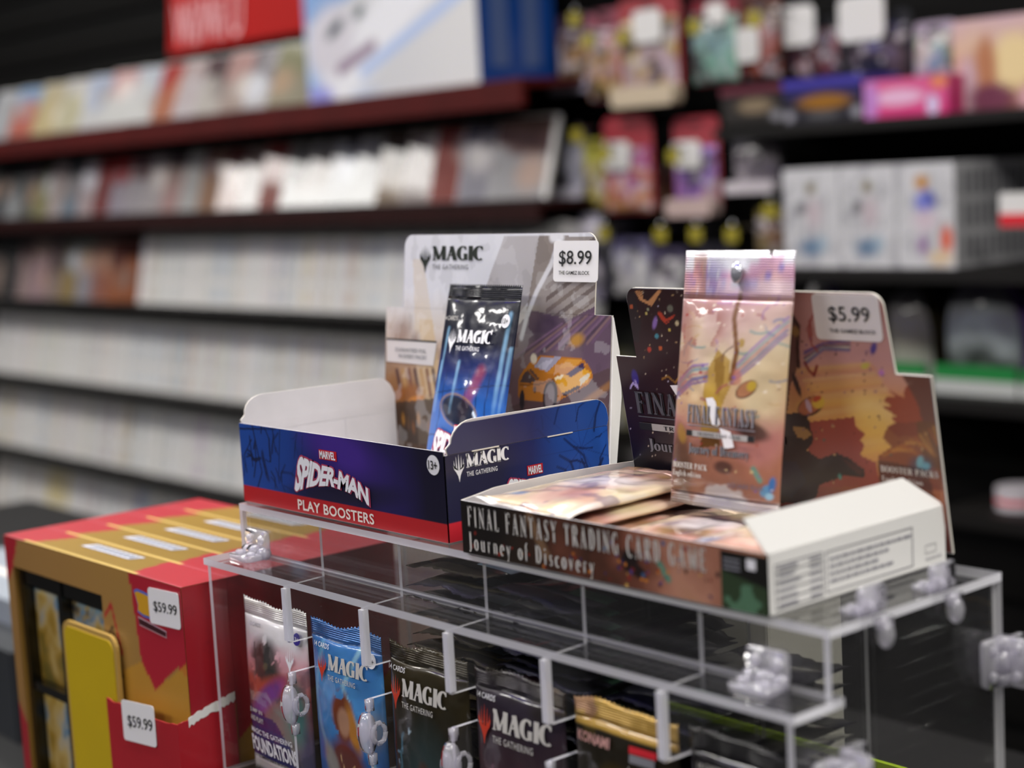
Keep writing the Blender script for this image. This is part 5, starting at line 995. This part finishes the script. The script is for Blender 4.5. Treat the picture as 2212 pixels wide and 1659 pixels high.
letters('title_line', serif('FINAL FANTASY TRADING CARD GAME', .3, 1.2), FP_, (g(-.6425), g(-.4835), .0142, .0250), INKLG, ff); letters('subtitle_line', serif('Journey of Discovery', .28, 1.25), FP_, (g(-.6425), g(-.5525), .0005, .0118), INKLG, ff)
flat('white_square', [(g(-.4605), .019), (g(-.4555), .019), (g(-.4555), .0235), (g(-.4605), .0235)], FP_, INKW, ff, .0006)
for k in range(3): flat('print_line', [(g(-.4735), .0175 + .002*k), (g(-.464), .0175 + .002*k), (g(-.464), .0185 + .002*k), (g(-.4735), .0185 + .002*k)], FP_, INKG, ff, .0006)
# right side: white panel with printed table, flap leaning inward
part('right_panel', B().box(FX1 - CT_, FX1, FY0, FY1, .0005, FH), WHITE, ff)
q4 = [(FX1 - .0002, FY0, FH), (FX1 - .0002, FY1, FH), (FX1 - .0085, FY1 - .019, .0412), (FX1 - .0085, FY0 - .004, .0412)]
part('right_flap', B().prism(q4, (-.0005, 0, -.0004)), WHITE, ff)
FR = Pl((FX1, FY0, 0), (0, 1, 0), (0, 0, 1)); TBL = mat('ink_table', '#8a888e', .5); TXT = mat('ink_faint', '#8f8d96', .5)
def frame(a0, a1, b0, b1, w=.0005):
    for pts in ([(a0, b0), (a1, b0), (a1, b0 + w), (a0, b0 + w)], [(a0, b1 - w), (a1, b1 - w), (a1, b1), (a0, b1)], [(a0, b0), (a0 + w, b0), (a0 + w, b1), (a0, b1)], [(a1 - w, b0), (a1, b0), (a1, b1), (a1 - w, b1)]): flat('rule', pts, FR, TBL, ff, .0003)
frame(.0365, .0965, .0032, .0210); frame(.004, .0345, .0025, .0215)
q = random.Random(9)
for r_ in range(5): frame(.004, .0345, .0025 + .0038*r_, .0028 + .0038*r_, .0003)
for r_ in range(6): flat('print_line', [(.006, .0035 + .0031*r_), (.006 + q.uniform(.009, .016), .0035 + .0031*r_), (.018, .0047 + .0031*r_), (.006, .0047 + .0031*r_)], FR, TXT, ff, .0004); flat('print_line', [(.026, .0037 + .0031*r_), (.033, .0037 + .0031*r_), (.033, .0047 + .0031*r_), (.026, .0047 + .0031*r_)], FR, TXT, ff, .0004)
for r_ in range(4):
    a = .039
    while a < (.093 if r_ == 3 else .078 - .006*(r_ % 2)):
        l = q.uniform(.002, .006); flat('print_word', [(a, .0072 + .0032*r_), (a + l, .0072 + .0032*r_), (a + l, .0084 + .0032*r_), (a, .0084 + .0032*r_)], FR, TXT, ff, .0004); a += l + .0009
frame(.1055, .1135, .007, .0108, .00025); letters('maker_name', bfont('SQUARE ENIX', .0, 2), FR, (.1055, .1175, .0035, .0053), TXT, ff, .0004)
# left panel with curled flap
part('left_panel', B().prism([(FX0, FY0, .0005), (FX0, FY1, .0005), (FX0, FY1, .0282), (FX0, FY1 - .02, .0292), (FX0, FY0 + .06, .0302), (FX0, FY0 + .022, .0297), (FX0, FY0 + .01, .0280), (FX0, FY0, FH)], (CT_, 0, 0), 0, 1), [CARD_IN, KRAFT], ff)
# header
HF = Pl((-.6475, FY1 + .003, 0), (1, 0, 0), (0, -.16, 1)); kx = lambda x: x + .6475; fz = 1/HF.v.z
FS, FT = .0865*fz, .1235*fz; FL, FU = (0, .2), (.016, .179); Rf = .007
out = [(FL[0], .004), (FL[0], FS), (FU[0], FS)] + [(FU[0] - .001 + Rf - Rf*math.cos(math.radians(a)), FT - Rf + Rf*math.sin(math.radians(a))) for a in range(0, 91, 15)]
out += [(FU[1] - Rf + Rf*math.sin(math.radians(a)), FT - Rf + Rf*math.cos(math.radians(a))) for a in range(0, 91, 15)] + [(FU[1] + .002, FS), (FL[1], FS), (FL[1], .004)]
part('header_card', B().prism([HF(a, b_, 0) for a, b_ in reversed(out)], tuple(-HF.n*.001), 0, 1), [CARD_IN, KRAFT], ff)
def sun_paint(P):
    a, z = P.A/.2, P.Bv/FT; n1 = P.N(22, 61); n2 = P.N(60, 62); ns = P.N(16, 63, 4, .45, 2.6); X = lambda *q: pxpl(HF, *q)
    C7 = lambda pts: [X(1660 + u/5.027, 600 + v/5.027) for u, v in pts]; C8 = lambda pts: [X(1660 + u/5.027, 900 + v/5.027) for u, v in pts]; p7 = lambda u, v: X(1660 + u/5.027, 600 + v/5.027); p8 = lambda u, v: X(1660 + u/5.027, 900 + v/5.027)
    P.grad(z + (ns - .5)*.3 + (a - .7)*.06, [(0, '#5a2c26'), (.2, '#7c3a2e'), (.36, '#a8643c'), (.48, '#c8984e'), (.6, '#be8458'), (.74, '#bc8c7a'), (.86, '#b48682'), (1, '#a6746c')])
    for k in range(26): P.mix(P.seg(p7(300 + 30*(k % 9), 1000 + 38*k), p7(1100 + 20*(k % 13), 930 + 36*k), .0009 + .0006*(k % 3), 1)*.35, ('#d0a850', '#c89a4c', '#b4704c', '#d8be7c', '#c08858')[k % 5])
    P.mix(P.ell(*p7(1150, 1450), .013, .007, -.1, 1)*.75, '#d8bc78'); P.mix(P.ell(*p8(1150, 130), .012, .008, -.2, .9)*.7, '#cfa850')
    jag = (n2 - .5)*.004
    def blob(pts, c, m=1.0): P.mix(P.poly(pts)*m, c)
    blob(C7([(380, 1640), (480, 1590), (600, 1570), (730, 1545), (760, 1530), (930, 1520), (925, 1590), (990, 1640), (960, 1700)]), '#96483c'); blob(C8([(380, 60), (940, 0), (960, 120), (1060, 190), (1000, 250), (1050, 300), (1000, 420), (1180, 500), (1200, 760), (560, 760), (430, 330)]), '#8c4236')
    blob(C7([(1320, 1220), (1390, 1300), (1300, 1290), (1250, 1330), (1330, 1390), (1240, 1400), (1390, 1500), (1330, 1520), (1390, 1570), (1300, 1620), (1400, 1720), (1860, 1720), (1840, 1200), (1770, 1000), (1490, 1010), (1430, 1040), (1500, 1120), (1580, 1140), (1480, 1200), (1470, 1300)]), '#8a4028'); blob(C7([(1440, 1030), (1760, 1000), (1800, 1200), (1840, 1700), (1700, 1700), (1640, 1400), (1560, 1250)])[:], '#54362c', .85)
    blob(C8([(1300, 100), (1400, 60), (1900, 60), (1900, 800), (1200, 800), (1200, 420), (1340, 330), (1250, 230)]), '#743824', .9); blob(C8([(1600, 50), (1880, 50), (1900, 600), (1700, 500)]), '#5a3a1c', .8)
    for k in range(12): P.mix(P.seg(p8(1250 + 50*k, 420 - 28*k), p8(1500 + 34*k, 300 + 30*(k % 5)), .0007, 1)*.55, ('#a8702c', '#9a5424', '#c08a40')[k % 3])
    # dark shapes by the pouch
    dk = '#1e0d0b'; blob(C8([(60, -40), (420, -40), (480, 190), (500, 250), (420, 360), (560, 460), (740, 390), (880, 450), (1040, 570), (1050, 650), (1000, 665), (850, 630), (700, 690), (560, 740), (520, 880), (400, 940), (60, 930)]), dk); P.mix(P.poly(C8([(800, 450), (950, 520), (1030, 600), (1000, 640), (900, 560)]))*.8, '#43180f'); blob(C8([(260, 100), (400, 120), (480, 190), (400, 250), (320, 220)]), '#a8824c', .8); blob(C8([(120, 480), (300, 480), (420, 700), (250, 880), (120, 860)]), '#191426', .8)
    blob(C7([(60, 380), (240, 400), (340, 560), (330, 900), (300, 1020), (240, 1180), (180, 1720), (60, 1720)]), '#3a1813', .8); P.mix(P.path(C7([(240, 380), (330, 520), (320, 760), (330, 960)]), .0011, .6), '#331510'); P.mix(P.ell(*p7(295, 580), .0024, .0026, 0, .4), '#8a6a38'); P.mix(P.ell(*p7(310, 1160), .0016, .006, .25, .4), '#2a110c')
    P.mix(P.ell(*p7(460, 1395), .0088, .0043, .42, .1), '#2a110c'); P.mix(P.ell(*p7(455, 1390), .0080, .0036, .42, .1), '#a4603e'); P.mix(P.ell(*p7(545, 1350), .0042, .003, .42, .2), '#c4a23a'); P.mix(P.ell(*p7(530, 1310), .003, .0013, .42, .3), '#a8452c'); P.mix(P.ell(*p7(440, 1390), .0016, .0034, .3, .3), '#b49cac')
    for k, c in enumerate(('#6a3a7c', '#4a4878', '#b87c6a', '#3c3c60', '#c8b89a', '#5a5a80')): P.mix(P.path(C7([(400, 800 + 26*k), (600, 740 + 12*k - 30), (880, 680 + 22*k - 10)]), .0006 + .0003*(k % 2), .8)*.85, c)
    for k in range(4): P.mix(P.path(C7([(500 - 20*k, 380 + 30*k), (420 + 20*k, 560), (470, 720), (540, 800)]), .00045, .8)*.8, '#8a3a34')
    P.mix(P.path(C7([(400, 920), (440, 1000), (500, 1060), (530, 960)]), .0008, .7), '#7a2420')
    P.mix(P.ell(*p7(1145, 765), .0016, .0032, -.5, .5), '#4a3c80'); P.mix(P.ell(*p7(1055, 955), .0026, .0014, .4, .4), '#b4a44c'); P.mix(P.ell(*p7(1230, 1030), .0016, .0014, .6, .5), '#b070b0')
    q = random.Random(4)
    for _ in range(60): P.mix(P.ell(*p7(q.uniform(330, 1250), q.uniform(600, 1700)), q.uniform(.0002, .0007), q.uniform(.0002, .0006), 0, .5), q.choice(['#4a2a2c', '#5a3c34', '#6a4a70']))
    for _ in range(26): P.mix(P.ell(*p8(q.uniform(500, 1800), q.uniform(50, 800)), q.uniform(.0003, .0009), q.uniform(.0003, .0007), 0, .5), q.choice(['#2a1414', '#3c5c50', '#b09060', '#5a2018']))
    P.mix(P.ell(*p8(1660, 540), .0066, .0046, .3, .7)*.6, '#2c4a60'); P.mix(P.ell(*p8(1650, 490), .0018, .0032, -.4, .4), '#6aa4ac'); P.mix(P.ell(*p8(1710, 535), .0026, .0018, .3, .4), '#5f9aa8'); P.mix(P.ell(*p8(780, 650), .0011, .0014, 0, .4), '#4a8a80')
    # left: starry dark
    m = np.clip((.066 - P.A)/.006, 0, 1); P.C = P.C*(1 - m[..., None]) + m[..., None]*(np.array(lin('#2a0e10'))*np.clip(.5 + n1, 0, 1.3)[..., None])
    P.mix(m*np.clip((.06 - P.Bv)/.03, 0, 1)*.85, '#0c0a18'); C5 = lambda pts: [X(1320 + u/5.027, 520 + v/5.027) for u, v in pts]; p5 = lambda u, v: X(1320 + u/5.027, 520 + v/5.027)
    P.mix(m*P.poly(C5([(60, 560), (260, 560), (330, 900), (300, 1100), (60, 1000)]))*.6, '#241e20')
    for _ in range(90): P.mix(m*P.ell(q.uniform(.0, .062), q.uniform(.01, .125), q.uniform(.0002, .0005), q.uniform(.0002, .0005), 0, .6), q.choice(['#d8c8b0', '#c0a070', '#b8b0c8']))
    for c_, u, v, r_ in (('#b83a20', 420, 1180, .0016), ('#c05a24', 540, 1165, .0014), ('#4a90a0', 500, 1035, .0015), ('#6a6a5c', 645, 735, .0022), ('#a8502c', 225, 715, .0014), ('#c8b890', 720, 895, .0015), ('#c8b050', 640, 965, .0009), ('#b8a860', 385, 790, .0009), ('#8a8a70', 405, 745, .0009)): P.mix(m*P.ell(*p5(u, v), r_, r_*.8, .5, .4), c_)
    for k in range(5): P.mix(m*P.path(C5([(510 + 8*k, 780), (560 + 10*k, 860), (610 + 20*k, 900 - 22*k)]), .0004, .8), '#b03a20')
    for k in range(4): P.mix(m*P.path(C5([(270 + 20*k, 545), (320 + 10*k, 640), (440 - 10*k, 700 - 12*k), (540 - 8*k, 545)]), .0004, .8), '#c08858')
    P.mix(m*P.ell(*p5(480, 890), .0014, .0036, -.5, .6), '#8a6ab0'); P.mix(m*P.ell(*p5(265, 1490), .0024, .0045, .0, .4)*.8, '#3a2a90'); P.mix(m*P.path(C5([(215, 1600), (240, 1540), (300, 1600), (265, 1520)]), .0005, .7), '#b8a8e0'); P.mix(m*P.path(C5([(560, 1500), (620, 1470), (700, 1540), (740, 1480)]), .0005, .7)*.7, '#a87828')
    P.mix(P.poly([(kx(-.4835), .03), (kx(-.4535), .03), (kx(-.4555), .0435), (kx(-.4835), .0455)])*.6, '#2a1a18'); return P
sun_paint(Paint(FL[0] + E_, FL[1] - E_, .0045, FS - .0002, 240, 105)).sheet('header_print', HF, PRINT, ff)
rf = lambda z: Rf - math.sqrt(max(0, Rf**2 - max(0, z - (FT - Rf))**2))
sun_paint(Paint(FU[0] + E_, FU[1] - E_, FS - .0004, FT - E_, 200, 50, lambda z: FU[0] - .001 + E_ + rf(z), lambda z: FU[1] + .002*(FT - z)/(FT - FS) - E_ - rf(z))).sheet('header_print', HF, PRINT, ff)
st = part('price_sticker', B().prism([HF(a, b_, .0006) for a, b_ in rrect(kx(-.5085), kx(-.4705), .1012*fz, .1228*fz, .0024)], tuple(HF.n*.0003)), mat('sticker_grey', '#dcd6d4', .5), ff)
letters('price', bfont('$5.99', .008), HF, (kx(-.4995), kx(-.476), .1092*fz, .1172*fz), INK, st, .0013); letters('shop_name', bfont('THE GAMEZ BLOCK', .012, 3), HF, (kx(-.5), kx(-.4735), .1048*fz, .1066*fz), INK, st, .0013)
def ff_logo(pl, a0, a1, b0, b1, root, m_word, m_sub):
    w, h = a1 - a0, b1 - b0; X = lambda u, v: (a0 + u*w, b0 + v*h)
    flat('white_card_shape', [X(.27, .98), X(.37, 1.0), X(.42, .94), X(.50, .62), X(.47, .58), X(.38, .6)], pl, INKW, root, .0006); flat('white_card_shape', [X(.5, .56), X(.66, .52), X(.72, .3), X(.58, .26)], pl, INKW, root, .0006)
    letters('word_shadow', FF_WORD, pl, (a0 + w*.012, a1 + w*.012, b0 + h*.59, b0 + h*.87), INK, root, .0008); letters('word', FF_WORD, pl, (a0, a1, b0 + h*.6, b0 + h*.88), m_word, root, .001)
    flat('underline', [X(0, .555), X(1, .555), X(1, .57), X(0, .57)], pl, m_word, root, .0008)
    flat('title_strip', [X(.0, .40), X(1.0, .40), X(1.0, .485), X(.0, .485)], pl, mat('strip_grey', '#a8a6a4', .5), root, .0009); flat('strip_end', [X(0, .4), X(.09, .4), X(.09, .485), X(0, .485)], pl, INK, root, .0011); flat('strip_end', [X(.91, .4), X(1, .4), X(1, .485), X(.91, .485)], pl, INK, root, .0011)
    letters('strip_text', TCG, pl, (a0 + w*.18, a0 + w*.82, b0 + h*.418, b0 + h*.468), INK, root, .0012)
    letters('subtitle_shadow', JOD, pl, (a0 + w*.06, a0 + w*.94, b0 + h*.105, b0 + h*.29), INK, root, .0008); letters('subtitle', JOD, pl, (a0 + w*.05, a0 + w*.93, b0 + h*.11, b0 + h*.295), m_sub, root, .001)
ff_logo(HF, kx(-.6372), kx(-.5372), .030, .0745, ff, mat('ink_slate', '#55555c', .5), INKG)
for k, (tx, w_) in enumerate((('BOOSTER PACKS', .0315), ('English edition', .0225), ('18 Packs/Box', .024))): letters('pack_text', serif(tx, .1, 1.3), HF, (kx(-.4812), kx(-.4812) + w_, .0400 - .0050*k, .0432 - .0050*k), INKLG, ff, .0008)

# foil pouch standing in the sunset box
VW, VH = .0687, .1225
def art_sun(P):
    z = P.Bv/VH; n = P.N(45, 71); ns = P.N(22, 72, 4, .6, 2)
    P.grad(z + (n - .5)*.22, [(0, '#a8a4a4'), (.045, '#b0a8a4'), (.06, '#8a5c48'), (.2, '#a06a54'), (.32, '#b88074'), (.45, '#cfae84'), (.58, '#d8c4a0'), (.7, '#cfb0a4'), (.82, '#c49a98'), (.9, '#b888a0'), (.955, '#c8a0b4'), (.965, '#c9c9ce'), (1, '#d2d2d6')])
    body = (P.Bv > .006)*(P.Bv < VH - .004)*1.
    P.mix(P.ell(-.018, .085, .014, .012, .3, .6)*((P.N(70, 4) > .45))*.7, '#9a4a44'); P.mix(P.ell(.02, .035, .014, .012, 0, .5)*(n > .42)*.9, '#b0746c'); P.mix(P.ell(.022, .055, .012, .014, 0, .9)*.5, '#dcd0a8')
    # amber drapery shapes (abstract) and brush arcs
    P.mix(P.poly([(-.014, .062), (-.006, .075), (.002, .071), (.004, .058), (-.001, .048), (-.002, .036), (-.014, .032), (-.012, .046)])*.85, '#b08a30'); P.mix(P.poly([(-.008, .07), (-.002, .074), (.0, .062), (-.004, .05)])*.8, '#8a6420'); P.mix(P.ell(-.007, .05, .005, .009, .3, .5)*.7, '#c8a440'); P.mix(P.poly([(-.012, .034), (-.002, .036), (.0, .03), (-.014, .028)]), '#6a4418')
    for k, c in enumerate(('#7a5a9c', '#5a5a98', '#b87c80', '#6a90a0', '#8a6ab0')):
        P.mix(P.path([(-.034, .05 + .0018*k), (-.022, .058 + .0022*k), (-.012, .06 + .002*k)], .0006 + .0003*(k % 2), .8)*.8, c); P.mix(P.path([(.004, .06 + .0016*k), (.018, .07 + .0022*k), (.033, .084 + .002*k)], .0006, .8)*.75, c)
        P.mix(P.path([(-.028 + .002*k, VH - .006), (-.02, VH - .02), (-.002, VH - .013 - .001*k), (.012, VH - .015), (.03, VH - .006)], .0007, .8)*.8, c)
    q = random.Random(14)
    for _ in range(34):
        x, y_, r_, a0 = q.choice([q.uniform(-.033, -.012), q.uniform(.006, .033)]), q.uniform(.045, .1), q.uniform(.004, .014), q.uniform(0, 6)
        P.mix(P.path([(x + r_*math.cos(a0 + k*.3), y_ + r_*.6*math.sin(a0 + k*.3)) for k in range(5)], q.uniform(.00025, .0007), .7)*.7, q.choice(['#8a5c9a', '#a06060', '#6a7aa0', '#7a9a98', '#9a4a50', '#c8a878', '#6a4a44']))
    P.mix(P.ell(-.03, .075, .007, .03, 0, 1)*(P.N(80, 44) > .46)*.6, '#a05a54'); P.mix(P.ell(-.028, .018, .009, .016, 0, .9)*.55, '#5a3c2c')
    P.mix(P.path([(.003, VH - .02), (.002, .09), (.006, .075), (.004, .062)], .0014, .6), '#7a4c24'); P.mix(P.ell(.0085, .079, .0019, .0022, 0, .4), '#b08f4c'); P.mix(P.ell(.0075, .063, .0026, .004, .3, .6)*.7, '#b86a5c')
    P.mix(P.ell(.0135, .0575, .0068, .0036, .5, .15), '#5a3420'); P.mix(P.ell(.0135, .0577, .006, .003, .5, .15), '#b07854'); P.mix(P.ell(.0165, .0592, .003, .0022, .5, .25), '#c8a83c')
    P.mix(P.ell(-.0265, .022, .006, .014, .2, .8)*.6, '#4a3424'); P.mix(P.ell(-.027, .034, .003, .005, .4, .5)*.7, '#a88030'); P.mix(P.ell(.002, .02, .006, .003, 0, .5)*.8, '#3c2420'); P.mix(P.seg((.02, .021), (.024, .016), .0014, .6), '#6a9080'); P.mix(P.ell(.018, .0385, .01, .004, -.2, .5)*.85, '#3a2420')
    P.mix(P.ell(.027, .0115, .0035, .0022, .7, .4), '#5a90b8'); P.mix(P.ell(.0305, .0145, .0018, .0038, -.2, .4), '#3c6ca8'); P.mix(P.ell(.029, .009, .0024, .0016, .2, .4), '#8ab8d0')
    P.specks(60, (-.033, .033, .01, .1), (.0003, .001), ['#8a5c50', '#c8b080', '#7a5a9a', '#a83c30', '#f0e4d0'], 3)
    tp = (P.Bv > VH - .0215)*(P.Bv < VH - .0035); P.mix(tp*(np.sin(P.Bv*2*math.pi/.00125) > .2)*.35, '#efe6ee'); P.mix(tp*(P.A < -.02)*(P.N(120, 8) > .5)*.6, '#a8623c'); P.mix(tp*P.ell(-.02, VH - .013, .012, .009, 0, .8)*(P.N(130, 9) > .5)*.6, '#6a4a9a'); return P.C
t = new_pack('foil_pouch', 'pink and cream foil pouch with clear crimped top standing in the sunset box', (-.5402, .5815, .0225), (-.156, 0, .0))
pack_parts(t, VW, VH, .0085, 70, 150, .0235, .006, 0, art_sun, FOIL, CRIMPC, 88, .79, wr=.0007)
cv = Cur(bulge(VW, VH, .0085, .0235, .006))
ff_logo(cv, -.0215, .0215, .0205, .0525, t, mat('ink_chrome', '#b4b2bc', .3, metal=.5), mat('ink_pewter', '#84848a', .4))
letters('pack_text', serif('BOOSTER PACK', .1, 1.3), cv, (-.031, -.0075, .0172, .0202), INKLG, t); letters('pack_text', serif('English edition', .1, 1.3), cv, (-.031, -.0115, .0128, .0163), INKLG, t); letters('maker_name', bfont('SQUARE ENIX', .01, 2), cv, (.0055, .0275, .0108, .0132), mat('ink_violet_grey', '#6a6474', .5), t)
part('hang_button', B().ball((0.001, -.0022, VH - .0105), .0036, .0016, .0052, 14, 8), SILVER, t, True)
# loose packs lying in the sunset box
def art_flat(P, s):
    n = P.N(35, s, 4, 1, .6); P.grad(n*1.5 - .25, [(0, '#5a3a26'), (.2, '#9a7448'), (.4, '#c89a8c'), (.55, '#d8b8a4'), (.75, '#dccaa4'), (1, '#e4dcd4')]); P.mix(P.ell(.0, .06, .02, .012, .5, .8)*.7, '#e2dee4'); P.mix(P.ell(.015, .03, .014, .008, -.4, .8)*.6, '#c08078'); P.mix((P.N(60, s + 2) > .64)*.6, '#6a5470'); P.mix(P.ell(-.02, .02, .006, .004, 0, .6)*.8, '#7a9ac0'); P.mix((P.Bv < .006)*.8, '#d8d6d6'); return P.C
lab = ['topmost pink foil pack lying at the left of the sunset box', 'second pink foil pack down at the left of the sunset box', 'third pink foil pack down at the left of the sunset box', 'lowest pink foil pack at the left of the sunset box', 'topmost foil pack in the middle of the sunset box', 'lower foil pack in the middle of the sunset box', 'topmost foil pack under the white flap of the sunset box', 'lower foil pack under the white flap of the sunset box']
spots = [(-.6105, .0258, .03, .0), (-.6075, .0188, .015, .0), (-.6045, .0118, -.01, .0), (-.6115, .0048, .0, .0), (-.5425, .0125, .02, .0), (-.546, .0050, 0, 0), (-.4838, .0185, -.02, .0), (-.4838, .0085, 0, 0)]
for k, (x, z, rz, tl) in enumerate(spots):
    t = new_pack('foil_pack', lab[k], (x, .5135, z), (-math.pi/2, tl, rz), 'loose packs in the sunset box'); pack_parts(t, .0625, .110, .0070 if k < 4 else .0082, 34, 50, .009, .006, .0, lambda P, k=k: art_flat(P, 100 + k), FOIL, CRIMPC, 120 + k, wr=.001, fat=.35)
